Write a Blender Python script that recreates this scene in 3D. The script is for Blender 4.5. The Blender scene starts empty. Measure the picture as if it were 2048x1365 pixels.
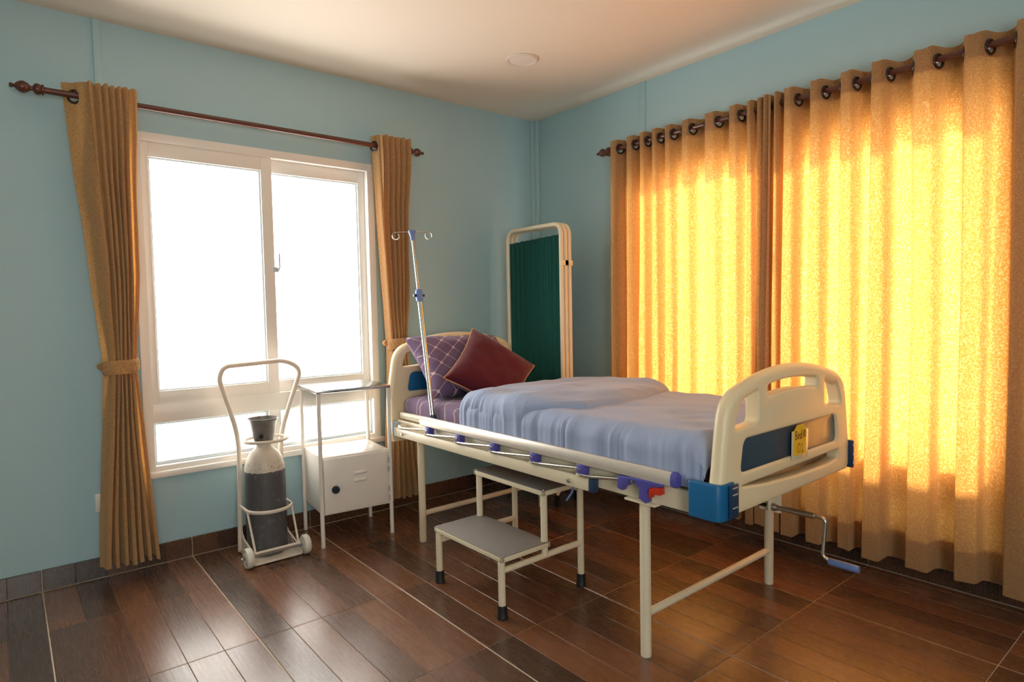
import bpy, bmesh, math, random
from mathutils import Vector, Matrix, noise

# ------------------------------------------------------------------ camera, world, sun, exposure
scene = bpy.context.scene
COL = scene.collection
random.seed(7)
PI = math.pi

CAM_YAW, CAM_PITCH, CAM_ROLL = 0.8860409, -0.0498881, -0.0190363
CAM_LOC = Vector((-3.2715840, -3.6808129, 1.3))
cd = bpy.data.cameras.new('camera')
cd.sensor_fit = 'HORIZONTAL'
cd.sensor_width = 36.0
cd.lens = 36.0 * 1243.5636 / 2048.0
cd.clip_start = 0.02
cam = bpy.data.objects.new('camera', cd)
COL.objects.link(cam)
fw = Vector((math.cos(CAM_YAW) * math.cos(CAM_PITCH), math.sin(CAM_YAW) * math.cos(CAM_PITCH), math.sin(CAM_PITCH)))
rt = Vector((math.sin(CAM_YAW), -math.cos(CAM_YAW), 0.0))
up = rt.cross(fw)
cr, sr = math.cos(CAM_ROLL), math.sin(CAM_ROLL)
rt2, up2 = rt * cr + up * sr, up * cr - rt * sr
M = Matrix((rt2, up2, -fw)).transposed().to_4x4()
M.translation = CAM_LOC
cam.matrix_world = M
scene.camera = cam

WORLD_STRENGTH = 7.0
SUN_STRENGTH = 10.5
EXPOSURE = 0.74
world = bpy.data.worlds.new('bright_overcast_sky')
scene.world = world
world.use_nodes = True
bgn = world.node_tree.nodes['Background']
bgn.inputs['Color'].default_value = (1.0, 0.94, 0.86, 1)
bgn.inputs['Strength'].default_value = WORLD_STRENGTH

sd = bpy.data.lights.new('sun', 'SUN')
sd.energy = SUN_STRENGTH
sd.angle = math.radians(11.0)
sd.color = (1.0, 0.88, 0.70)
sun = bpy.data.objects.new('sun', sd)
COL.objects.link(sun)
sun.rotation_euler = Vector((-1.0, 0.0, -0.62)).to_track_quat('-Z', 'Y').to_euler()


def portal(name, loc, rot, sx, sy):
    l = bpy.data.lights.new(name, 'AREA')
    l.shape = 'RECTANGLE'
    l.size, l.size_y = sx, sy
    l.cycles.is_portal = True
    o = bpy.data.objects.new(name, l)
    o.location = loc
    o.rotation_euler = rot
    COL.objects.link(o)


portal('daylight_portal', (-2.055, 0.16, 1.36), (-PI / 2, 0, 0), 1.34, 1.82)
portal('daylight_portal', (0.16, -1.97, 1.215), (0, PI / 2, 0), 2.06, 2.14)
portal('daylight_portal', (-3.5, -5.45, 1.45), (PI / 2, 0, 0), 1.2, 1.2)  # unseen rear opening, added to bring fill light into the room

vs = scene.view_settings
vs.view_transform = 'Standard'
vs.look = 'None'
vs.exposure = EXPOSURE
vs.gamma = 1.0
vs.use_curve_mapping = False
cy = scene.cycles
cy.max_bounces = 6
cy.diffuse_bounces = 5
cy.glossy_bounces = 3
cy.transmission_bounces = 4
cy.use_adaptive_sampling = True
cy.adaptive_threshold = 0.05
cy.transparent_max_bounces = 12
cy.sample_clamp_indirect = 8.0
cy.use_denoising = True
cy.caustics_reflective = False
cy.caustics_refractive = False

# ------------------------------------------------------------------ materials


def S(r, g, b):
    """sRGB 0-255 to linear"""
    f = lambda c: (c / 255 / 12.92) if c / 255 <= 0.04045 else ((c / 255 + 0.055) / 1.055) ** 2.4
    return (f(r), f(g), f(b))


class NT:
    def __init__(self, name):
        self.m = bpy.data.materials.new(name)
        self.m.use_nodes = True
        self.t = self.m.node_tree
        self.n = self.t.nodes
        self.bsdf = self.n['Principled BSDF']
        self.out = self.n['Material Output']

    def add(self, typ, **kw):
        nd = self.n.new(typ)
        for k, v in kw.items():
            setattr(nd, k, v)
        return nd

    def link(self, a, b):
        self.t.links.new(a, b)

    def math(self, op, a, b=None, c=None, clamp=False):
        nd = self.add('ShaderNodeMath', operation=op, use_clamp=clamp)
        for i, v in enumerate((a, b, c)):
            if v is None:
                continue
            if isinstance(v, (int, float)):
                nd.inputs[i].default_value = v
            else:
                self.link(v, nd.inputs[i])
        return nd.outputs[0]

    def mix(self, fac, a, b):
        nd = self.add('ShaderNodeMix', data_type='RGBA')
        for sock, v in ((nd.inputs[0], fac), (nd.inputs[6], a), (nd.inputs[7], b)):
            if isinstance(v, (int, float)):
                sock.default_value = v
            elif isinstance(v, tuple):
                sock.default_value = (v[0], v[1], v[2], 1)
            else:
                self.link(v, sock)
        return nd.outputs[2]

    def noise(self, vec, scale, detail=3.0, rough=0.55, dist=0.0):
        nd = self.add('ShaderNodeTexNoise')
        nd.inputs['Scale'].default_value = scale
        nd.inputs['Detail'].default_value = detail
        nd.inputs['Roughness'].default_value = rough
        nd.inputs['Distortion'].default_value = dist
        if vec is not None:
            self.link(vec, nd.inputs['Vector'])
        return nd.outputs['Fac']

    def coord(self, scale=(1, 1, 1), loc=(0, 0, 0)):
        tc = self.add('ShaderNodeTexCoord')
        mp = self.add('ShaderNodeMapping')
        mp.inputs['Scale'].default_value = scale
        mp.inputs['Location'].default_value = loc
        self.link(tc.outputs['Object'], mp.inputs['Vector'])
        return mp.outputs['Vector']

    def bump(self, h, strength=0.2, dist=0.002):
        nd = self.add('ShaderNodeBump')
        nd.inputs['Strength'].default_value = strength
        nd.inputs['Distance'].default_value = dist
        self.link(h, nd.inputs['Height'])
        self.link(nd.outputs[0], self.bsdf.inputs['Normal'])
        return nd.outputs[0]


def basic(name, col, rough=0.5, metal=0.0, vary=0.06, nscale=18.0, bump=0.0, bscale=60.0, coat=0.0, spec=0.5):
    k = NT(name)
    v = k.coord()
    f = k.noise(v, nscale, 4.0)
    dark = tuple(c * (1 - vary) for c in col)
    lite = tuple(min(1, c * (1 + vary)) for c in col)
    k.link(k.mix(f, dark, lite), k.bsdf.inputs['Base Color'])
    k.bsdf.inputs['Roughness'].default_value = rough
    k.bsdf.inputs['Metallic'].default_value = metal
    k.bsdf.inputs['Coat Weight'].default_value = coat
    k.bsdf.inputs['Specular IOR Level'].default_value = spec
    if bump > 0:
        k.bump(k.noise(v, bscale, 4.0), bump, 0.001)
    return k.m


MT = {}
MT['wall'] = basic('blue_wall_paint', S(168, 200, 209), 0.62, vary=0.03, nscale=2.5, bump=0.10, bscale=240)
MT['trunk'] = basic('painted_trunking', S(170, 202, 209), 0.5, vary=0.03)
MT['ceiling'] = basic('white_ceiling_paint', S(236, 226, 212), 0.7, vary=0.02, nscale=2)
MT['frame'] = basic('white_window_frame', S(238, 234, 228), 0.35, vary=0.03, nscale=6)
MT['track'] = basic('grey_window_track', S(196, 206, 212), 0.4, vary=0.03)
MT['cream'] = basic('cream_enamel', S(236, 224, 196), 0.32, vary=0.05, nscale=14)
MT['board'] = basic('cream_moulded_plastic', S(240, 222, 184), 0.38, vary=0.03, nscale=9)
MT['white_enamel'] = basic('white_enamel', S(240, 234, 226), 0.25, vary=0.04, nscale=8, coat=0.3)
MT['steel'] = basic('stainless_steel', S(190, 192, 196), 0.22, 1.0, vary=0.05, nscale=30)
MT['chrome'] = basic('chrome', S(220, 216, 206), 0.24, 1.0, vary=0.03)
MT['alu'] = basic('champagne_aluminium', S(222, 214, 202), 0.34, 0.35, vary=0.03)
MT['blue_plastic'] = basic('blue_plastic', S(22, 104, 158), 0.38, vary=0.05)
MT['navy'] = basic('navy_plastic', S(34, 60, 92), 0.35, vary=0.05)
MT['purple_plastic'] = basic('violet_plastic', S(86, 84, 168), 0.4, vary=0.06)
MT['lilac_plastic'] = basic('lilac_plastic', S(112, 138, 200), 0.4, vary=0.05)
MT['red_plastic'] = basic('red_plastic', S(205, 52, 26), 0.4, vary=0.05)
MT['slate'] = basic('slate_blue_panel', S(54, 70, 86), 0.24, vary=0.05, coat=0.15)
MT['rod'] = basic('brown_curtain_rod', S(92, 48, 34), 0.3, vary=0.10, nscale=30, coat=0.3)
MT['grommet'] = basic('brown_grommet', S(58, 34, 26), 0.28, vary=0.08, coat=0.3)
MT['rubber'] = basic('black_rubber', S(22, 22, 24), 0.55, vary=0.15)
MT['mat_rubber'] = basic('grey_step_mat', S(128, 124, 120), 0.5, vary=0.08, nscale=60, bump=0.5, bscale=260)
MT['cabinet_knob'] = basic('dark_knob', S(28, 42, 58), 0.3, vary=0.1)
MT['socket'] = basic('white_socket', S(228, 226, 216), 0.4, vary=0.02)
MT['dark'] = basic('dark_hole', S(20, 18, 16), 0.7)
MT['nylon'] = basic('white_nylon_wheel', S(226, 222, 210), 0.45, vary=0.05)
MT['sign_sleeve'] = basic('clear_sleeve', S(232, 220, 180), 0.15, vary=0.04, coat=0.5)
MT['sign_paper'] = basic('yellow_paper', S(250, 196, 44), 0.6, vary=0.06, nscale=40)
MT['ink_red'] = basic('dark_red_ink', S(96, 22, 10), 0.6)
MT['ink_brown'] = basic('brown_ink', S(150, 92, 20), 0.6)
MT['grout'] = basic('pale_grout', S(212, 196, 174), 0.8, vary=0.12, nscale=60)
MT['lamp_diffuser'] = basic('opal_diffuser', S(238, 232, 226), 0.5, vary=0.02)
MT['lamp_rim'] = basic('lamp_rim', S(226, 214, 204), 0.45, vary=0.02)
MT['gold_piping'] = basic('gold_piping', S(196, 146, 100), 0.6, vary=0.15, nscale=200)
MT['sleeve_tape'] = basic('grey_fibreboard', S(150, 120, 88), 0.7, vary=0.1)


def glass_mat():
    k = NT('window_glass')
    tr = k.add('ShaderNodeBsdfTransparent')
    gl = k.add('ShaderNodeBsdfGlossy')
    gl.inputs['Roughness'].default_value = 0.03
    v = k.coord()
    f = k.noise(v, 3.0)
    k.link(k.mix(f, (0.97, 0.98, 0.98), (1, 1, 1)), tr.inputs['Color'])
    ms = k.add('ShaderNodeMixShader')
    ms.inputs[0].default_value = 0.07
    k.link(tr.outputs[0], ms.inputs[1])
    k.link(gl.outputs[0], ms.inputs[2])
    k.link(ms.outputs[0], k.out.inputs['Surface'])
    return k.m


MT['glass'] = glass_mat()


def frosted_mat():
    k = NT('added_frosted_glass')
    tl = k.add('ShaderNodeBsdfTranslucent')
    f = k.noise(k.coord(), 40.0)
    k.link(k.mix(f, (0.26, 0.27, 0.27), (0.32, 0.33, 0.33)), tl.inputs['Color'])
    k.link(tl.outputs[0], k.out.inputs['Surface'])
    return k.m


MT['frosted'] = frosted_mat()


def cloth_mat(name, col, trans, fac, weave=900.0, seam=0.0):
    """Woven cloth: diffuse front with light coming through it."""
    k = NT(name)
    tc = k.add('ShaderNodeTexCoord')
    ob = tc.outputs['Object']
    w = k.noise(ob, weave * 0.15, 2.0, 0.7)
    big = k.noise(ob, 5.0, 3.0)
    slub = k.add('ShaderNodeMapping')
    slub.inputs['Scale'].default_value = (160, 160, 14)
    k.link(ob, slub.inputs['Vector'])
    sl = k.noise(slub.outputs[0], 1.0, 2.0)
    f = k.math('MULTIPLY_ADD', w, 0.6, k.math('MULTIPLY', sl, 0.4))
    base = k.mix(f, tuple(c * 0.72 for c in col), tuple(min(1, c * 1.25) for c in col))
    base = k.mix(k.math('MULTIPLY', big, 0.12), base, tuple(c * 0.75 for c in col))
    df = k.add('ShaderNodeBsdfDiffuse')
    df.inputs['Roughness'].default_value = 0.8
    k.link(base, df.inputs['Color'])
    tl = k.add('ShaderNodeBsdfTranslucent')
    hole = k.math('POWER', k.math('MULTIPLY_ADD', k.math('SUBTRACT', w, 0.5), 2.4, 0.5, clamp=True), 2.4)
    k.link(k.mix(hole, tuple(c * 0.70 for c in trans), tuple(min(1, c * 1.3 + 0.20) for c in trans)), tl.inputs['Color'])
    bp = k.add('ShaderNodeBump')
    bp.inputs['Strength'].default_value = 0.25
    bp.inputs['Distance'].default_value = 0.0012
    k.link(f, bp.inputs['Height'])
    k.link(bp.outputs[0], df.inputs['Normal'])
    ms = k.add('ShaderNodeMixShader')
    ms.inputs[0].default_value = fac
    k.link(df.outputs[0], ms.inputs[1])
    k.link(tl.outputs[0], ms.inputs[2])
    k.link(ms.outputs[0], k.out.inputs['Surface'])
    return k.m


MT['curtain'] = cloth_mat('ochre_curtain_cloth', S(200, 164, 120), S(255, 166, 62), 0.33)
MT['green_cloth'] = cloth_mat('green_screen_cloth', S(46, 98, 90), S(40, 100, 88), 0.06)


def floor_plank_mat(name='wood_look_tile', dark=1.0):
    k = NT(name)
    tone = lambda c: (c[0] * dark * 1.22, c[1] * dark * 1.06, c[2] * dark * 0.90)
    tc = k.add('ShaderNodeTexCoord')
    oi = k.add('ShaderNodeObjectInfo')
    rnd = oi.outputs['Random']
    off = k.add('ShaderNodeCombineXYZ')
    k.link(k.math('MULTIPLY', rnd, 37.0), off.inputs[0])
    k.link(k.math('MULTIPLY', rnd, 91.0), off.inputs[1])
    va = k.add('ShaderNodeVectorMath', operation='ADD')
    k.link(tc.outputs['Object'], va.inputs[0])
    k.link(off.outputs[0], va.inputs[1])
    mp = k.add('ShaderNodeMapping')
    mp.inputs['Scale'].default_value = (95, 4.5, 95)
    k.link(va.outputs[0], mp.inputs['Vector'])
    grain = k.noise(mp.outputs[0], 1.0, 5.0, 0.65, 0.6)
    mp2 = k.add('ShaderNodeMapping')
    mp2.inputs['Scale'].default_value = (9, 1.1, 9)
    k.link(va.outputs[0], mp2.inputs['Vector'])
    wv = k.add('ShaderNodeTexWave', wave_type='BANDS', bands_direction='X')
    wv.inputs['Scale'].default_value = 2.6
    wv.inputs['Distortion'].default_value = 7.0
    wv.inputs['Detail'].default_value = 3.0
    k.link(mp2.outputs[0], wv.inputs['Vector'])
    ramp = k.add('ShaderNodeValToRGB')
    cr_ = ramp.color_ramp
    cr_.interpolation = 'LINEAR'
    cols = [(0.0, tone(S(66, 52, 44))), (0.25, tone(S(88, 64, 50))), (0.5, tone(S(104, 74, 55))), (0.75, tone(S(116, 82, 60))), (1.0, tone(S(78, 58, 47)))]
    while len(cr_.elements) < len(cols):
        cr_.elements.new(0.5)
    for e, (ps, c) in zip(cr_.elements, cols):
        e.position = ps
        e.color = (*c, 1)
    k.link(rnd, ramp.inputs[0])
    g = k.math('MULTIPLY_ADD', wv.outputs['Fac'], 0.10, k.math('MULTIPLY', grain, 0.90))
    dk = k.add('ShaderNodeMix', data_type='RGBA', blend_type='MULTIPLY')
    dk.inputs[0].default_value = 0.5 if dark > 0.9 else 0.25
    k.link(ramp.outputs[0], dk.inputs[6])
    gr = k.mix(g, (0.55, 0.5, 0.47), (1.3, 1.28, 1.25))
    k.link(gr, dk.inputs[7])
    k.link(dk.outputs[2], k.bsdf.inputs['Base Color'])
    k.link(k.math('MULTIPLY_ADD', g, 0.14, 0.20), k.bsdf.inputs['Roughness'])
    k.bsdf.inputs['Specular IOR Level'].default_value = 0.95
    k.bump(g, 0.18 if dark > 0.9 else 0.05, 0.0008)
    return k.m


MT['plank'] = floor_plank_mat()
MT['base_tile'] = floor_plank_mat('dark_baseboard_tile', 0.55)


def lattice_mat(name, base, line, cell, axes, warp=0.0, dotr=0.11):
    """Printed cloth with a thin diagonal lattice and a dot on every crossing."""
    k = NT(name)
    tc = k.add('ShaderNodeTexCoord')
    sx = k.add('ShaderNodeSeparateXYZ')
    vec = tc.outputs['Object']
    if warp > 0:
        nz = k.add('ShaderNodeTexNoise')
        nz.inputs['Scale'].default_value = 6.0
        k.link(vec, nz.inputs['Vector'])
        sb = k.add('ShaderNodeVectorMath', operation='SUBTRACT')
        k.link(nz.outputs['Color'], sb.inputs[0])
        sb.inputs[1].default_value = (0.5, 0.5, 0.5)
        sc_ = k.add('ShaderNodeVectorMath', operation='SCALE')
        k.link(sb.outputs[0], sc_.inputs[0])
        sc_.inputs['Scale'].default_value = warp
        ad = k.add('ShaderNodeVectorMath', operation='ADD')
        k.link(vec, ad.inputs[0])
        k.link(sc_.outputs[0], ad.inputs[1])
        vec = ad.outputs[0]
    k.link(vec, sx.inputs[0])
    a, b = sx.outputs[axes[0]], sx.outputs[axes[1]]
    p = k.math('MULTIPLY', k.math('ADD', a, k.math('MULTIPLY', b, 0.8)), 1.0 / cell)
    q = k.math('MULTIPLY', k.math('SUBTRACT', k.math('MULTIPLY', a, 0.8), b), 1.0 / cell)
    fa = k.math('ABSOLUTE', k.math('SUBTRACT', k.math('FRACT', p), 0.5))
    fb = k.math('ABSOLUTE', k.math('SUBTRACT', k.math('FRACT', q), 0.5))
    la = k.math('LESS_THAN', fa, 0.022)
    lb = k.math('LESS_THAN', fb, 0.022)
    r2 = k.math('ADD', k.math('MULTIPLY', fa, fa), k.math('MULTIPLY', fb, fb))
    dt = k.math('LESS_THAN', r2, dotr * dotr)
    m = k.math('MAXIMUM', k.math('MULTIPLY', k.math('MAXIMUM', la, lb), 0.75), dt)
    fine = k.noise(tc.outputs['Object'], 300.0, 2.0)
    bc = k.mix(fine, tuple(c * 0.85 for c in base), tuple(c * 1.15 for c in base))
    k.link(k.mix(m, bc, line), k.bsdf.inputs['Base Color'])
    k.bsdf.inputs['Roughness'].default_value = 0.85
    k.bsdf.inputs['Sheen Weight'].default_value = 0.15
    k.bump(k.noise(tc.outputs['Object'], 22.0, 3.0), 0.5, 0.006)
    return k.m


MT['pillow'] = lattice_mat('purple_lattice_print', S(112, 88, 122), S(212, 190, 186), 0.105, (0, 1))
MT['sheet'] = lattice_mat('purple_sheet_print', S(106, 84, 116), S(206, 182, 176), 0.14, (0, 1), warp=0.05, dotr=0.07)


def fabric(name, col, wr=0.5, wscale=30.0, vary=0.1, stretch=(1, 1, 1), sheen=0.2):
    k = NT(name)
    tc = k.add('ShaderNodeTexCoord')
    mp = k.add('ShaderNodeMapping')
    mp.inputs['Scale'].default_value = stretch
    k.link(tc.outputs['Object'], mp.inputs['Vector'])
    f = k.noise(tc.outputs['Object'], 400.0, 2.0)
    k.link(k.mix(f, tuple(c * (1 - vary) for c in col), tuple(c * (1 + vary) for c in col)), k.bsdf.inputs['Base Color'])
    k.bsdf.inputs['Roughness'].default_value = 0.9
    k.bsdf.inputs['Sheen Weight'].default_value = sheen
    k.bsdf.inputs['Specular IOR Level'].default_value = 0.2
    k.bump(k.noise(mp.outputs[0], wscale, 4.0, 0.6, 0.4), wr, 0.006)
    return k.m


MT['quilt'] = fabric('grey_blue_quilt', S(156, 170, 202), 0.45, 9.0, 0.04, (1.2, 5.0, 0.6))
MT['maroon'] = fabric('maroon_velvet', S(88, 24, 36), 0.25, 30.0, 0.14, sheen=0.2)


def cylinder_paint():
    k = NT('worn_cylinder_paint')
    tc = k.add('ShaderNodeTexCoord')
    sx = k.add('ShaderNodeSeparateXYZ')
    k.link(tc.outputs['Object'], sx.inputs[0])
    n1 = k.noise(tc.outputs['Object'], 22.0, 6.0, 0.7)
    n2 = k.noise(tc.outputs['Object'], 70.0, 5.0, 0.7)
    z = k.math('MULTIPLY_ADD', k.math('SUBTRACT', n2, 0.5), 0.02, sx.outputs[2])
    white = k.math('GREATER_THAN', z, 0.452)
    chip = k.math('MULTIPLY', k.math('LESS_THAN', k.math('ABSOLUTE', k.math('SUBTRACT', sx.outputs[2], 0.485)), 0.022), k.math('GREATER_THAN', n2, 0.60))
    dark = k.mix(k.math('MULTIPLY', k.math('GREATER_THAN', n1, 0.58), 0.5), S(84, 84, 86), S(120, 120, 120))
    lite = k.mix(n1, S(226, 216, 200), S(196, 184, 168))
    lite = k.mix(k.math('MULTIPLY', chip, 0.8), lite, S(92, 76, 62))
    k.link(k.mix(white, dark, lite), k.bsdf.inputs['Base Color'])
    k.bsdf.inputs['Roughness'].default_value = 0.5
    k.bump(n2, 0.25, 0.001)
    return k.m


MT['cyl'] = cylinder_paint()
MT['cup'] = basic('worn_grey_cap', S(134, 132, 130), 0.38, 0.5, vary=0.25, nscale=30)
MT['old_white'] = basic('worn_white_paint', S(232, 220, 204), 0.45, vary=0.12, nscale=24, bump=0.2, bscale=90)

# ------------------------------------------------------------------ geometry helpers


def mesh_obj(name, bm, mat, parent=None, smooth=True, loc=None):
    me = bpy.data.meshes.new(name)
    bmesh.ops.recalc_face_normals(bm, faces=bm.faces)
    bm.to_mesh(me)
    bm.free()
    return link_mesh(name, me, mat, parent, smooth, loc)


def link_mesh(name, me, mat, parent=None, smooth=True, loc=None):
    if mat is not None and not me.materials:
        me.materials.append(MT[mat] if isinstance(mat, str) else mat)
    if smooth:
        me.shade_smooth()
        try:
            me.set_sharp_from_angle(angle=math.radians(42))
        except Exception:
            pass
    o = bpy.data.objects.new(name, me)
    COL.objects.link(o)
    if parent is not None:
        o.parent = parent
    if loc is not None:
        o.location = loc
    return o


def empty(name, label, cat, loc=(0, 0, 0), rz=0.0, group=None, kind=None):
    o = bpy.data.objects.new(name, None)
    o.empty_display_size = 0.05
    COL.objects.link(o)
    o.location = loc
    o.rotation_euler = (0, 0, rz)
    return tag(o, label, cat, group, kind)


def tag(o, label=None, cat=None, group=None, kind=None):
    if label:
        o['label'] = label
    if cat:
        o['category'] = cat
    if group:
        o['group'] = group
    if kind:
        o['kind'] = kind
    return o


def bx(bm, x0, x1, y0, y1, z0, z1, bevel=0.0, seg=2):
    vsn = [bm.verts.new(c) for c in ((x0, y0, z0), (x1, y0, z0), (x1, y1, z0), (x0, y1, z0), (x0, y0, z1), (x1, y0, z1), (x1, y1, z1), (x0, y1, z1))]
    fs = [bm.faces.new([vsn[i] for i in f]) for f in ((3, 2, 1, 0), (4, 5, 6, 7), (0, 1, 5, 4), (1, 2, 6, 5), (2, 3, 7, 6), (3, 0, 4, 7))]
    if bevel > 0:
        es = list({e for f in fs for e in f.edges})
        bmesh.ops.bevel(bm, geom=es, offset=bevel, segments=seg, affect='EDGES', profile=0.5)
    return bm


def box(name, x0, x1, y0, y1, z0, z1, mat, parent=None, bevel=0.0, seg=2):
    return mesh_obj(name, bx(bmesh.new(), x0, x1, y0, y1, z0, z1, bevel, seg), mat, parent)


def fillet(pts, r, n=6, closed=False):
    pts = [Vector(q) for q in pts]
    out = []
    N = len(pts)
    for i, q in enumerate(pts):
        if not closed and i in (0, N - 1):
            out.append(q)
            continue
        a, b = pts[(i - 1) % N], pts[(i + 1) % N]
        da, db = (a - q), (b - q)
        ri = r[i] if isinstance(r, (list, tuple)) else r
        d = min(ri, da.length * 0.49, db.length * 0.49)
        s, e = q + da.normalized() * d, q + db.normalized() * d
        for k in range(n + 1):
            t = k / n
            out.append(s * (1 - t) ** 2 + q * 2 * t * (1 - t) + e * t * t)
    return out


def tube(bm, pts, r, seg=10, closed=False, cap=True, flat=1.0):
    pts = [Vector(q) for q in pts]
    N = len(pts)
    rings = []
    t0 = (pts[1] - pts[0]).normalized()
    ref = Vector((0, 0, 1)) if abs(t0.z) < 0.9 else Vector((1, 0, 0))
    nrm = (ref - t0 * ref.dot(t0)).normalized()
    prev = t0
    for i in range(N):
        if closed:
            t = (pts[(i + 1) % N] - pts[i - 1]).normalized()
        elif i == 0:
            t = t0
        elif i == N - 1:
            t = (pts[i] - pts[i - 1]).normalized()
        else:
            t = ((pts[i + 1] - pts[i]).normalized() + (pts[i] - pts[i - 1]).normalized()).normalized()
        q = prev.rotation_difference(t)
        nrm = q @ nrm
        nrm = (nrm - t * nrm.dot(t)).normalized()
        prev = t
        bi = t.cross(nrm)
        ri = r[i] if isinstance(r, (list, tuple)) else r
        rings.append([bm.verts.new(pts[i] + nrm * (ri * math.cos(2 * PI * k / seg)) + bi * (ri * flat * math.sin(2 * PI * k / seg))) for k in range(seg)])
    for i in range(N if closed else N - 1):
        A, B = rings[i], rings[(i + 1) % N]
        for k in range(seg):
            bm.faces.new((A[k], A[(k + 1) % seg], B[(k + 1) % seg], B[k]))
    if cap and not closed:
        bm.faces.new(rings[0][::-1])
        bm.faces.new(rings[-1])
    return bm


def tube_obj(name, pts, r, mat, parent=None, seg=12, **kw):
    return mesh_obj(name, tube(bmesh.new(), pts, r, seg, **kw), mat, parent)


def lathe(bm, prof, axis='Z', seg=24, loc=(0, 0, 0)):
    """prof: list of (radius, height)"""
    loc = Vector(loc)
    rings = []
    for (r, h) in prof:
        ring = []
        for k in range(seg):
            a = 2 * PI * k / seg
            c, s = r * math.cos(a), r * math.sin(a)
            v = {'Z': (c, s, h), 'X': (h, c, s), 'Y': (c, h, s)}[axis]
            ring.append(bm.verts.new(loc + Vector(v)))
        rings.append(ring)
    for A, B in zip(rings, rings[1:]):
        for k in range(seg):
            bm.faces.new((A[k], A[(k + 1) % seg], B[(k + 1) % seg], B[k]))
    if prof[0][0] > 1e-5:
        bm.faces.new(rings[0][::-1])
    if prof[-1][0] > 1e-5:
        bm.faces.new(rings[-1])
    bmesh.ops.remove_doubles(bm, verts=[v for g in (rings[0], rings[-1]) for v in g], dist=1e-6)
    return bm


def lathe_obj(name, prof, mat, parent=None, axis='Z', seg=24, loc=(0, 0, 0)):
    return mesh_obj(name, lathe(bmesh.new(), prof, axis, seg, loc), mat, parent)


def torus(bm, R, r, M4=None, seg=28, ring=8):
    M4 = M4 or Matrix.Identity(4)
    rs = []
    for i in range(seg):
        a = 2 * PI * i / seg
        rs.append([bm.verts.new(M4 @ Vector(((R + r * math.cos(2 * PI * k / ring)) * math.cos(a), (R + r * math.cos(2 * PI * k / ring)) * math.sin(a), r * math.sin(2 * PI * k / ring)))) for k in range(ring)])
    for i in range(seg):
        A, B = rs[i], rs[(i + 1) % seg]
        for k in range(ring):
            bm.faces.new((A[k], A[(k + 1) % ring], B[(k + 1) % ring], B[k]))
    return bm


def grid(bm, rows, closed_u=False):
    """rows: list of lists of Vectors"""
    V = [[bm.verts.new(q) for q in r] for r in rows]
    n = len(V[0])
    for A, B in zip(V, V[1:]):
        for k in range(n if closed_u else n - 1):
            k2 = (k + 1) % n
            bm.faces.new((A[k], A[k2], B[k2], B[k]))
    return V


def filled_outline(loops, extrude, bevel, res=3):
    """closed 2D loops (first the outline, then holes) -> bmesh in the XY plane, rounded edges."""
    cu = bpy.data.curves.new('outline', 'CURVE')
    cu.dimensions = '2D'
    cu.fill_mode = 'BOTH'
    cu.extrude = extrude
    cu.bevel_depth = bevel
    cu.offset = -bevel
    cu.bevel_resolution = res
    for lp in loops:
        sp = cu.splines.new('POLY')
        sp.points.add(len(lp) - 1)
        for pt, q in zip(sp.points, lp):
            pt.co = (q[0], q[1], 0, 1)
        sp.use_cyclic_u = True
    ob = bpy.data.objects.new('outline', cu)
    COL.objects.link(ob)
    dg = bpy.context.evaluated_depsgraph_get()
    me = bpy.data.meshes.new_from_object(ob.evaluated_get(dg))
    bm = bmesh.new()
    bm.from_mesh(me)
    bpy.data.objects.remove(ob)
    bpy.data.curves.remove(cu)
    bpy.data.meshes.remove(me)
    bmesh.ops.remove_doubles(bm, verts=bm.verts, dist=1e-5)
    return bm


def sstep(a, b, x):
    t = max(0.0, min(1.0, (x - a) / (b - a)))
    return t * t * (3 - 2 * t)


def lerp(a, b, t):
    return a + (b - a) * t


def pw(tab, x):
    """piecewise linear table"""
    if x <= tab[0][0]:
        return tab[0][1]
    for (x0, y0), (x1, y1) in zip(tab, tab[1:]):
        if x <= x1:
            return lerp(y0, y1, (x - x0) / (x1 - x0))
    return tab[-1][1]


# ------------------------------------------------------------------ room shell
H = 2.757
XL, YF = -4.75, -5.3            # walls behind the camera
WT = 0.14
TILE = 0.651
TX0, TY0 = -0.582, -0.489       # a tile corner, measured from the grout lines
PW = TILE / 5

# floor: slab of grout carrying wood-look planks, five to a tile
fl = box('floor', XL - WT, WT, YF - WT, WT, -0.12, -0.0018, 'grout')
tag(fl, 'floor of dark brown wood-look tiles with pale grout lines', 'floor', kind='structure')
bmp = bx(bmesh.new(), -PW / 2 + 0.0002, PW / 2 - 0.0002, -TILE / 2 + 0.0012, TILE / 2 - 0.0012, -0.006, 0.0)
es = [e for e in bmp.edges if all(v.co.z > -0.001 for v in e.verts)]
bmesh.ops.bevel(bmp, geom=es, offset=0.0016, segments=1, affect='EDGES')
plank_me = bpy.data.meshes.new('plank')
bmp.to_mesh(plank_me)
bmp.free()
plank_me.materials.append(MT['plank'])
edge_cache = {}
ix0 = math.floor((XL - TX0) / TILE)
iy0 = math.floor((-3.75 - TY0) / TILE)


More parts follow.
